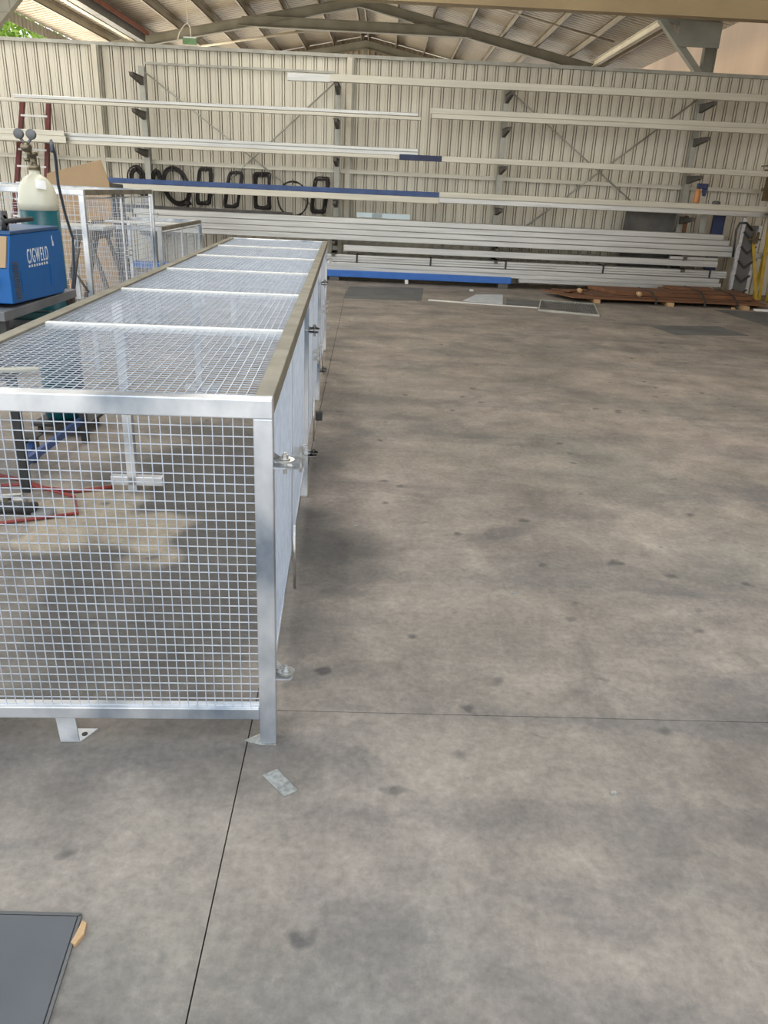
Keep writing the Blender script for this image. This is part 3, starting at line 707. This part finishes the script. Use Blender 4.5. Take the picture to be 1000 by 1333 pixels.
for j, y in enumerate((0.13, 0.50)):
    m = MB(); m.box(0.0, 0.004, y, y+0.03, 0.06, 0.17); m.build('pressed_rib', M['welder_blue'], t, bevel=0.002)
# handle bar on top
m = MB(); m.tube([(-0.04, 0.10, WH+0.018), (-0.04, 0.10, WH+0.07), (-0.3, 0.10, WH+0.07), (-0.3, 0.10, WH+0.018)], 0.014, 8); m.tube([(-0.04, 0.10, WH+0.06), (0.0, 0.34, WH+0.065)], 0.012, 8)
m.build('handle', M['black'], t, smooth=True)
m = MB(); m.lathe([(0.034, -0.09), (0.04, -0.075), (0.04, 0.0), (0.034, 0.02)], (-0.06, 0.12, WH+0.06), 'x', 14); m.box(-0.14, -0.04, 0.09, 0.16, WH+0.018, WH+0.11)
m.build('wire_feed_knob', M['bench'], t, bevel=0.004)
def text(s, parent, loc, size, sx, depth, mt, name='lettering'):
    cu = bpy.data.curves.new(name, 'FONT'); cu.body = s; cu.size = size; cu.extrude = depth; cu.offset = 0.0; cu.space_character = 1.3
    ob = bpy.data.objects.new('tmp', cu); COL.objects.link(ob)
    bpy.context.view_layer.update()
    me = bpy.data.meshes.new_from_object(ob.evaluated_get(bpy.context.evaluated_depsgraph_get()))
    bpy.data.objects.remove(ob)
    xs = [v.co.x for v in me.vertices]; w = max(xs)-min(xs); x0 = min(xs)
    ys = [v.co.y for v in me.vertices]; h = max(ys)-min(ys); yy0 = min(ys)
    for v in me.vertices:
        X, Y, Z = v.co; v.co = V((0.001+Z, (X-x0)/w*sx, (Y-yy0)/h*size))
    me.materials.clear(); me.materials.append(M[mt])
    o = bpy.data.objects.new(name, me); link(o, parent); o.location = loc
    return o
text('CIGWELD', t, (0.001, 0.225, 0.196), 0.072, 0.262, 0.0008, 'letter')
m = MB()
for k in range(8):
    y = 0.23 + k*0.032; m.box(0.001, 0.0025, y, y+0.016, 0.176, 0.188)
m.build('small_marks', M['letter'], t, label='row of eight small white marks')
m = MB(); m.prism([(0.001, 0.560, 0.265), (0.001, 0.578, 0.262), (0.001, 0.580, 0.282), (0.001, 0.568, 0.294), (0.001, 0.566, 0.318), (0.001, 0.556, 0.306), (0.001, 0.562, 0.284)], (0.0015, 0, 0)); m.build('emblem', M['letter'], t, label='small white flame-like emblem')

t = thing('welding_bench', 'dark grey steel bench with a lower shelf under the blue welder', 'bench', (-1.85, 3.85, 0))
m = MB(); m.box(-0.9, 0.0, 0, 0.95, 0.915, 0.963); m.build('bench_top', M['bench'], t, bevel=0.004)
for x, y in ((-0.05, 0.02), (-0.05, 0.90), (-0.88, 0.02), (-0.88, 0.90)):
    m = MB(); m.box(x-0.0, x+0.04, y, y+0.04, 0, 0.915); m.build('leg', M['black'], t)
m = MB(); m.box(-0.84, -0.06, 0.06, 0.90, 0.60, 0.62); m.build('lower_shelf', M['bench'], t)
m = MB(); m.box(-0.055, -0.03, 0.06, 0.9, 0.13, 0.17); m.build('stretcher', M['blue_bar'], t, label='dark blue stretcher')
t = thing('gas_bottle_trolley', 'small dark tray on the floor behind the bench carrying the gas cylinder', 'trolley', (-2.09, 5.05, 0))
m = MB(); m.box(-0.18, 0.18, -0.17, 0.2, 0.06, 0.08); m.build('tray', M['black'], t)
for x in (-0.14, 0.14):
    m = MB(); m.lathe([(0.03, -0.012), (0.03, 0.012)], (x, 0.12, 0.03), 'x', 14); m.build('wheel', M['rubber'], t)
    m = MB(); m.lathe([(0.03, -0.012), (0.03, 0.012)], (x, -0.12, 0.03), 'x', 14); m.build('wheel', M['rubber'], t)
t = thing('gas_cylinder', 'tall gas cylinder with cream domed top and teal body behind the blue welder', 'gas cylinder', (-2.12, 5.05, 0.08))
R_ = 0.114
m = MB(); m.lathe([(0.10, 0), (R_, 0.03), (R_, 1.310)], n=40); m.build('cylinder_body', M['cyl_teal'], t, smooth=True)
m = MB(); m.lathe([(R_+0.0005, 1.310)] + [(max(0.03, R_*math.cos(a)**0.9), 1.35 + 0.165*math.sin(a)) for a in [k*PI/2/10 for k in range(10)]] + [(0.028, 1.545)], n=40); m.build('cylinder_shoulder', M['cyl_cream'], t, smooth=True)
m = MB(); m.lathe([(0.035, 1.535), (0.035, 1.56), (0.02, 1.565), (0.02, 1.61), (0.03, 1.615), (0.03, 1.63), (0.01, 1.64)], n=16); m.tube([(-0.02, 0, 1.59), (-0.05, 0, 1.59)], 0.012, 8); m.build('valve', M['brass'], t, smooth=True)
m = MB(); m.prism([(0.045, -0.118, 1.435), (0.095, -0.09, 1.43), (0.092, -0.085, 1.475), (0.04, -0.105, 1.485)], (0, 0.004, 0.0)); m.build('shoulder_label', M['white'], t, label='white sticker')
t2 = thing('gas_regulator', 'gas regulator with two round dark gauges on the cylinder valve', 'regulator', (-2.12, 5.03, 1.70))
m = MB(); m.lathe([(0.022, -0.03), (0.028, -0.01), (0.028, 0.02), (0.016, 0.035)], (0, -0.06, 0.035), 'y', 16); m.tube([(0, -0.03, -0.02), (0, -0.03, 0.03)], 0.015, 8); m.build('regulator_body', M['brass'], t2, smooth=True)
for s in (-1, 1):
    m = MB(); m.tube([(0, -0.05, 0.045), (s*0.034, -0.05, 0.085)], 0.008, 8); m.lathe([(0.026, -0.022), (0.028, -0.018), (0.028, 0.0), (0.024, 0.005)], (s*0.036, -0.045, 0.105), 'y', 20)
    g_ = m.build('gauge', M['bench'], t2, smooth=True)
m = MB(); m.tube([(-1.99, 5.02, 1.72), (-2.02, 5.1, 1.78), (-2.045, 5.2, 1.7), (-2.085, 5.3, 1.54), (-2.10, 5.4, 1.36), (-2.105, 5.5, 1.2), (-2.12, 5.5, 1.0), (-2.2, 5.5, 0.6), (-2.15, 5.4, 0.02)], 0.009, 8)
tag(m.build('gas_hose', M['hose'], smooth=True), 'dark blue-grey hose hanging down right of the gas cylinder', 'hose')
t = thing('cable_coil', 'black cable coil lying on the lower shelf of the welding bench', 'cable coil', (-2.0, 4.05, 0.765))
m = MB()
for k in range(7):
    rr = 0.085 + 0.008*k
    m.tube([(0.02*math.sin(k*2)+0.01*math.sin(3*a+k), rr*math.cos(a), rr*math.sin(a)) for a in [2*PI*j/20 for j in range(20)]], 0.007, 6, closed=True)
m.build('loops', M['rubber'], t, smooth=True)
m = MB(); m.box(-2.25, -1.99, 4.3, 4.62, 0.62, 0.80)
o = m.build('grey_tool_box', M['hose'], bevel=0.02); tag(o, 'blue-grey toolbox with rounded edges on the bench lower shelf', 'toolbox')
m = MB(); m.box(-2.2, -1.97, 4.66, 4.74, 0.62, 0.84)
o = m.build('teal_case', M['teal'], bevel=0.01); tag(o, 'dark teal case standing behind the toolbox on the bench lower shelf', 'case')
# floor things seen through the front mesh
t = thing('caster_wheel', 'blue caster wheel with dark fork under the bench corner, seen through the cage mesh', 'caster', (-2.04, 4.36, 0))
m = MB(); m.lathe([(0.06, -0.02), (0.065, -0.014), (0.065, 0.014), (0.06, 0.02)], (0, 0, 0.066), 'x', 20); m.build('wheel', M['blue_bar'], t, smooth=True)
m = MB(); m.box(-0.035, -0.025, -0.02, 0.02, 0.05, 0.16); m.box(0.025, 0.035, -0.02, 0.02, 0.05, 0.16); m.box(-0.05, 0.05, -0.05, 0.05, 0.16, 0.17); m.build('fork', M['bracket'], t)
m = MB(); m.tube([(-2.9, 4.1, 0.012), (-2.4, 3.98, 0.012), (-2.1, 4.06, 0.02), (-1.95, 4.02, 0.012), (-1.8, 3.92, 0.012), (-1.62, 3.9, 0.012), (-1.45, 3.98, 0.012)], 0.011, 8)
m.tube([(-2.9, 3.95, 0.012), (-2.3, 3.86, 0.012), (-1.9, 3.92, 0.03), (-1.6, 3.82, 0.012), (-1.5, 3.6, 0.012), (-1.9, 3.4, 0.012), (-2.6, 3.3, 0.012)], 0.009, 8)
tag(m.build('red_hose', M['redhose'], smooth=True), 'red hose snaking over the floor beside the cage, under the bench', 'hose')
t = thing('ground_clamp', 'silver spring clamp lying on the floor at the left, seen through the cage mesh', 'clamp', (-1.88, 3.72, 0))
m = MB(); m.bar((-0.12, 0, 0.03), (0.05, 0.0, 0.05), 0.03, 0.012); m.bar((-0.12, 0.01, 0.012), (0.06, 0.02, 0.01), 0.03, 0.012); m.build('jaws', M['zinc_bright'], t)
m = MB(); m.tube([(-0.03, -0.02, 0.028), (-0.03, 0.03, 0.028)], 0.014, 8); m.build('spring', M['brass'], t)
t = thing('angle_grinder', 'dark hand tool lying on the floor left of the long cage', 'tool', (-1.78, 3.56, 0))
m = MB(); m.tube([(-0.16, 0, 0.035), (0.08, 0.03, 0.035)], [0.025, 0.032], 12); m.build('tool_body', M['black'], t, smooth=True)
m = MB(); m.lathe([(0.055, 0.0), (0.06, 0.004), (0.06, 0.02), (0.02, 0.03)], (0.11, 0.03, 0.0), n=20); m.build('guard', M['trestle'], t, smooth=True)

# ladder
t = thing('leaning_ladder', 'dark red ladder with pale rungs leaning on the back wall at far left', 'ladder', (-6.7, 15.05, 0))
for s in (0, 1):
    m = MB(); m.bar((-0.16+0.62*s, -0.25, 0), (0.10+0.46*s, 0.55, 2.82), 0.07, 0.08, (0, 1, 0)); m.build('rail', M['ladder_red'], t)
for k in range(9):
    z = 0.3 + k*0.28; f = z/2.82
    x0 = -0.16+0.26*f; x1 = 0.46+0.10*f
    m = MB(); y = -0.25+0.8*f; m.box(x0, x1, y-0.05, y+0.03, z-0.015, z+0.015); m.build('rung', M['white'], t)

# cardboard, trestle
t = thing('cardboard_box', 'large brown cardboard box standing behind the cages at left', 'cardboard box', (-3.82, 11.4, 0))
m = MB(); m.prism([(-0.95, 0, 0), (0.05, 0, 0), (0.03, 0, 1.52), (-0.06, 0, 1.80), (-0.80, 0, 1.60), (-0.84, 0, 1.40), (-0.95, 0, 1.38)], (0, 0.02, 0)); m.build('front_panel', M['card'], t)
m = MB(); m.prism([(0.05, 0.02, 0), (0.05, 0.55, 0), (0.05, 0.5, 1.5), (0.03, 0.02, 1.52)], (0.012, 0, 0)); m.build('side_panel', M['darkgrey'], t, label='side with its shade painted in dark grey')  # dark grey puts the shade of this side into its colour
t = thing('steel_trestle', 'dark steel trestle with splayed legs standing inside the taller cage', 'trestle', (-2.93, 8.2, 0))
m = MB(); m.box(-0.10, 0.10, -0.3, 0.3, 1.02, 1.10); m.build('beam', M['trestle'], t)
for a, b in ((-1, -1), (1, -1), (-1, 1), (1, 1)):
    m = MB(); m.bar((0.05*a, 0.26*b, 1.03), (0.36*a, 0.30*b, 0.0), 0.035, 0.035, (0, 1, 0)); m.build('leg', M['trestle'], t)
m = MB(); m.box(-0.26, 0.26, -0.29, -0.26, 0.42, 0.45); m.build('spreader', M['trestle'], t)
m = MB(); m.prism([(-3.02, 7.6, 1.09), (-2.55, 7.6, 1.10), (-2.55, 8.7, 1.10), (-3.02, 8.7, 1.09)], (0, 0, 0.015)); m.bm.free()
m = MB(); m.box(-3.6, -2.75, 8.0, 8.4, 1.101, 1.145)
o = m.build('white_wrapped_bundle', M['film'], bevel=0.01); tag(o, 'white wrapped bundle lying across the dark trestle', 'bundle')
# orange handled thing hung on cage
t = thing('squeeze_clamp', 'orange-tipped hand clamp standing between the welder and the taller cage', 'clamp', (-2.58, 6.60, 0.0))
m = MB(); m.tube([(0, 0, 0.0), (0, 0, 0.62)], 0.012, 8); m.tube([(0, 0, 0.62), (0.07, 0, 0.95), (0.1, 0, 1.05)], 0.01, 8); m.tube([(0, 0, 0.62), (0.02, 0, 0.9), (0.08, 0, 0.8), (0.14, 0, 0.7)], 0.01, 8); m.build('frame', M['bracket'], t, smooth=True)
m = MB(); m.tube([(0.0, 0, 0.62), (0.01, 0, 0.80)], [0.025, 0.012], 8); m.build('orange_grip', M['orange'], t, smooth=True)

# ------------------------------------------------------------------ roof beyond the wall
BR0, BR1, BR2, BR3 = (-5.92, 26.26, 5.22), (-2.34, 26.8, 5.93), (1.98, 20.87, 5.66), (5.17, 20.77, 5.02)
RX = -0.9; RZ = 6.42; SL = 0.2; HW = 7.6
Y0, Y1 = 16.6, 30.6
def roofz(x): return RZ - SL*abs(x-RX)
rm = MB()
pr = []; y = Y0
while y < Y1:
    pr += [(y, 0), (y+0.15, 0), (y+0.16, 0.03), (y+0.19, 0.03)]; y += 0.2
pr.append((y, 0))
for s in (-1, 1):
    rm.sweep(pr, (RX, 0, RZ), (RX+s*HW, 0, RZ-SL*HW), (0, 1, 0), (0, 0, 1))
rm.build('ceiling', M['roof'], kind='structure', solid=0.002)
ordn = ['first', 'second', 'third', 'fourth', 'fifth', 'sixth', 'seventh', 'eighth', 'ninth']
for s in (-1, 1):
    side = 'left' if s < 0 else 'right'
    for k in range(8):
        d = 0.12 + k*0.93
        if d > HW: break
        x = RX + s*d; z = roofz(x) - 0.012
        m = MB()
        m.box(x-0.008, x+0.008, Y0, Y1-0.2, z-0.17, z); m.box(x-0.05, x+0.008, Y0, Y1-0.2, z-0.17, z-0.155); m.box(x-0.008, x+0.06, Y0, Y1-0.2, z-0.02, z-0.004)
        tag(m.build('roof_purlin', M['purlin_roof']), f'long roof purlin on the {side} slope beyond the wall, {ordn[k]} down from the ridge', 'roof purlin', 'roof purlins beyond the wall')
names = ['nearest, mostly above the picture', 'middle, with a collar tie across its apex', 'farthest, against the gable']
for i, y in enumerate((17.0, 23.7, 30.1)):
    t = thing('portal_frame', f'olive-grey steel roof frame beyond the wall, {names[i]}', 'roof frame', (RX, y, 0), group='roof frames beyond the wall')
    for s in (-1, 1):
        m = MB(); zt = RZ-0.20; L_ = 7.1
        m.prism([(0, -0.07, zt), (s*L_, -0.07, zt-SL*L_), (s*L_, -0.07, zt-0.24-SL*L_), (0, -0.07, zt-0.24)], (0, 0.012, 0)) if False else None
        # I section: flanges and web
        for dz0, dz1, hw in ((0, 0.014, 0.07), (0.014, 0.226, 0.005), (0.226, 0.24, 0.07)):
            m.prism([(0, -hw, zt-dz0), (s*L_, -hw, zt-dz0-SL*L_), (s*L_, -hw, zt-dz1-SL*L_), (0, -hw, zt-dz1)], (0, 2*hw, 0))
        m.build('rafter', M['beam_grey'], t)
        m = MB(); zc = zt-SL*L_-0.02
        for x0, x1, hw in ((L_-0.24, L_-0.226, 0.07), (L_-0.226, L_-0.014, 0.005), (L_-0.014, L_, 0.07)):
            m.box(min(s*x0, s*x1), max(s*x0, s*x1), -hw, hw, 0, zc)
        m.build('column', M['beam_grey'], t)
        m = MB(); m.bar((s*(L_-0.10), 0, zc-1.0), (s*(L_-1.15), 0, zt-SL*(L_-1.15)-0.22), 0.11, 0.16, (0, 1, 0)); m.build('knee_brace', M['beam_grey'], t)
        if i == 0:
            m = MB(); m.box(min(s*(L_-0.8), s*(L_+0.01)), max(s*(L_-0.8), s*(L_+0.01)), -0.09, -0.075, zc-0.42, zc+0.0); m.build('haunch_plate', M['beam_grey'], t)
    if i == 1:
        m = MB(); zt = 5.66
        m.box(-3.25, 3.0, -0.1, 0.1, zt-0.25, zt-0.235); m.box(-3.1, 2.85, -0.02, 0.02, zt-0.235, zt-0.015); m.box(-2.5, 2.3, -0.1, 0.1, zt-0.015, zt)
        m.build('collar_tie', M['beam_grey'], t)
    if i == 2:
        m = MB(); m.box(-0.07, 0.07, -0.07, 0.07, 0, RZ-0.42); m.build('gable_post', M['beam_grey'], t)
# gable sheeting
m = MB(); pr = []
x = RX-6.9
while x < RX+6.9:
    pr += [(x, 0), (x+0.14, 0), (x+0.148, 0.03), (x+0.18, 0.03)]; x += 0.19
def gable(pr, y):
    A = [m.bm.verts.new((a, y-b, 4.2)) for a, b in pr]; B = [m.bm.verts.new((a, y-b, roofz(a)-0.02)) for a, b in pr]
    for i in range(len(pr)-1): m.bm.faces.new([A[i], A[i+1], B[i+1], B[i]])
gable(pr, 30.5)
m.build('wall_far_gable', M['roof'], kind='structure', solid=0.002)
# eave fascia, light eave members
for s, x in ((-1, -6.92), (1, 5.42)):
    z = roofz(x) - 0.20
    m = MB(); m.box(x-0.06, x+0.06, 16.6, 24.6, z-0.07, z-0.055); m.box(x-0.008, x+0.008, 16.6, 24.6, z-0.07, z+0.07); m.box(x-0.06, x+0.06, 16.6, 24.6, z+0.055, z+0.07)
    tag(m.build('eave_beam', M['beam_light']), f'pale cream beam running away under the {("left","","right")[s+1]} roof slope beyond the wall', 'beam')
m = MB(); x = -6.62; z = roofz(x)-0.24; m.box(x-0.1, x+0.1, 16.6, 23.5, z-0.13, z+0.05)
tag(m.build('dark_beam', M['trestle']), 'dark deep beam beside the pale one under the left roof slope', 'beam')
m = MB(); x = -6.47; z = roofz(x)-0.15; m.box(x, x+0.05, 16.6, 23.5, z-0.09, z+0.0)
tag(m.build('primer_beam', M['primer']), 'red-brown primed angle along the dark beam under the left roof slope', 'beam')
m = MB(); pr = []
y = 17.2
while y < 30: pr += [(y, 0), (y+0.12, 0), (y+0.13, 0.02), (y+0.17, 0.02)]; y += 0.2
m.sweep(pr, (RX-HW, 0, 4.66), (RX-HW, 0, roofz(RX-HW)-0.02), (0, 1, 0), (-1, 0, 0)); m.build('trim_2', M['column'], kind='structure', solid=0.002)
m = MB(); m.tube([BR0, BR1], 0.035, 8)
tag(m.build('brace_tube', M['beam_light'], smooth=True), 'pale diagonal tube bracing the left roof slope', 'brace')
m = MB(); m.tube([BR2, BR3], 0.022, 6)
tag(m.build('brace_tube', M['purlin_roof'], smooth=True), 'thin tube crossing the purlins of the right roof slope', 'brace')
# big tan tie beam this side of the wall
t = thing('tie_beam', 'big tan painted steel beam crossing overhead at the top right, nearest beam of all', 'beam', (0, 13.0, 4.085))
m = MB(); m.box(-9, 9, -0.11, 0.11, 0, 0.02); m.build('bottom_flange', M['beam_tan'], t)
m = MB(); m.box(-9, 9, -0.09, 0.09, 0.02, 0.43); m.build('web', M['beam_tan'], t)
m = MB(); m.box(-9, 9, -0.11, 0.11, 0.43, 0.45); m.build('top_flange', M['beam_tan'], t)
for s in (-1, 1):
    m = MB(); m.box(s*8.85-0.1, s*8.85+0.1, -0.1, 0.1, -4.085, 0.0); m.build('support_post', M['beam_tan'], t)
# hanging green sign
t = thing('hanging_sign', 'small green sign box hanging from a cable loop above the wall at left', 'sign', (-4.10, 18.0, 4.13))
m = MB(); m.box(-0.14, 0.14, -0.03, 0.03, 0, 0.11); m.build('sign_box', M['green'], t, bevel=0.004)
m = MB(); m.box(-0.12, 0.14, -0.035, 0.035, 0.11, 0.135); m.build('white_cap', M['white'], t)
m = MB(); m.tube([(-0.24, 0, 0.08), (-0.20, 0, 0.2), (-0.1, 0, 0.33), (-0.02, 0, 0.38), (0.02, 0, 0.3), (0.03, 0, 0.13)], 0.011, 8); m.tube([(-0.03, 0, 0.37), (-0.03, 0.02, 1.20)], 0.006, 6); m.build('cable_loop', M['beam_light'], t, smooth=True)

# ------------------------------------------------------------------ neighbours
m = MB(); m.box(8.9, 9.3, 16.2, 34, 0, 9); m.build('wall_neighbour', M['render'], kind='structure')
m = MB(); m.box(9.3, 9.5, -3, 16.0, 0, 6.0); m.build('wall_right_blocker', M['render'], kind='structure')  # unseen wall added to block light and darken the right side
# tree outside at left
t = thing('garden_tree', 'bright green tree outside beyond the open left side of the far shed', 'tree', (-13.0, 28.0, 0))
m = MB(); m.tube([(0, 0, 0), (0.1, 0, 2.0), (0.0, 0.1, 4.0)], [0.3, 0.22, 0.12], 10)
m.tube([(0.05, 0, 2.2), (1.2, 0.3, 3.6)], [0.12, 0.05], 8); m.tube([(0.05, 0, 2.4), (-1.1, -0.3, 3.8)], [0.12, 0.05], 8)
m.build('trunk', M['bark'], t, smooth=True)
m = MB(); rnd = random.Random(3)
for k in range(5200):
    c = rnd.choice(((0, 0, 4.6, 2.2), (1.5, 0.2, 3.6, 1.8), (-1.4, -0.3, 3.7, 1.9), (0.4, 1.0, 3.2, 1.9), (0.5, -0.8, 2.8, 1.7)))
    d = V((rnd.gauss(0, 1), rnd.gauss(0, 1), rnd.gauss(0, 1))).normalized()*c[3]*rnd.uniform(0.55, 1)
    p = V(c[:3]) + V((0, 0, 0.9)) + d; a = V((rnd.gauss(0, 1), rnd.gauss(0, 1), rnd.gauss(0, 1))).normalized(); b = a.cross(V((rnd.gauss(0, 1), rnd.gauss(0, 1), rnd.gauss(0, 1)))).normalized()
    m.bm.faces.new([m.bm.verts.new(q) for q in (p, p+a*0.16+b*0.07, p+a*0.30, p+a*0.16-b*0.07)])
m.build('foliage', M['leaf'], t)

# ------------------------------------------------------------------ light
w = bpy.data.worlds.new('world'); SC.world = w; w.use_nodes = True
N = w.node_tree.nodes; L = w.node_tree.links
bg = N['Background']
tc = N.new('ShaderNodeTexCoord'); sp = N.new('ShaderNodeSeparateXYZ'); L.new(tc.outputs['Generated'], sp.inputs[0])
cr = N.new('ShaderNodeValToRGB'); e = cr.color_ramp.elements
e[0].position = 0.0; e[0].color = (1.0, 0.98, 0.92, 1); e[1].position = 0.7; e[1].color = (0.74, 0.86, 1.0, 1)
L.new(sp.outputs[2], cr.inputs[0]); L.new(cr.outputs[0], bg.inputs['Color'])
bg.inputs['Strength'].default_value = 2.15
# near shed roof, above the picture
m = MB(); m.box(-10, 9.3, 1.5, 15.9, 5.5, 5.6); m.build('ceiling', M['roof'], kind='structure')
def skylight_fill(x, y, z, wx, wy, power, col):
    a = bpy.data.lights.new('skylight_fill', 'AREA'); a.shape = 'RECTANGLE'; a.size = wx; a.size_y = wy
    a.energy = power; a.color = col
    o = bpy.data.objects.new('skylight_fill', a); link(o); o.location = (x, y, z)
skylight_fill(-1.55, 8.2, 5.48, 1.1, 13.2, 280, (1.0, 0.97, 0.90))  # strip placed from the soft shadow band right of the cage
skylight_fill(4.2, 5.0, 5.48, 1.1, 6.0, 130, (1.0, 0.95, 0.88))  # strip lamp added under the unseen roof to lift the right floor
skylight_fill(-7.0, 9.0, 5.48, 1.5, 13.0, 300, (1.0, 0.97, 0.90))  # strip lamp added under the unseen roof as fill from the left
# warm area lamp added at the open left side, boosts daylight on the far roof
a = bpy.data.lights.new('open_side_fill', 'AREA'); a.shape = 'RECTANGLE'; a.size = 13.0; a.size_y = 3.2
a.energy = 1150; a.color = (1.0, 0.88, 0.68)
o = bpy.data.objects.new('open_side_fill', a); link(o); o.location = (-9.4, 23.4, 1.9)
o.rotation_euler = V((1.0, 0, 0.12)).to_track_quat('-Z', 'Y').to_euler()
# local x of the lamp must run along the opening
o.rotation_euler = Matrix(((0, 0, -1), (1, 0, 0), (0, 1, 0))).transposed().to_euler() if False else o.rotation_euler

SC.view_settings.view_transform = 'Standard'; SC.view_settings.look = 'None'
SC.view_settings.gamma = 1; SC.view_settings.use_curve_mapping = False
SC.view_settings.exposure = 0.0
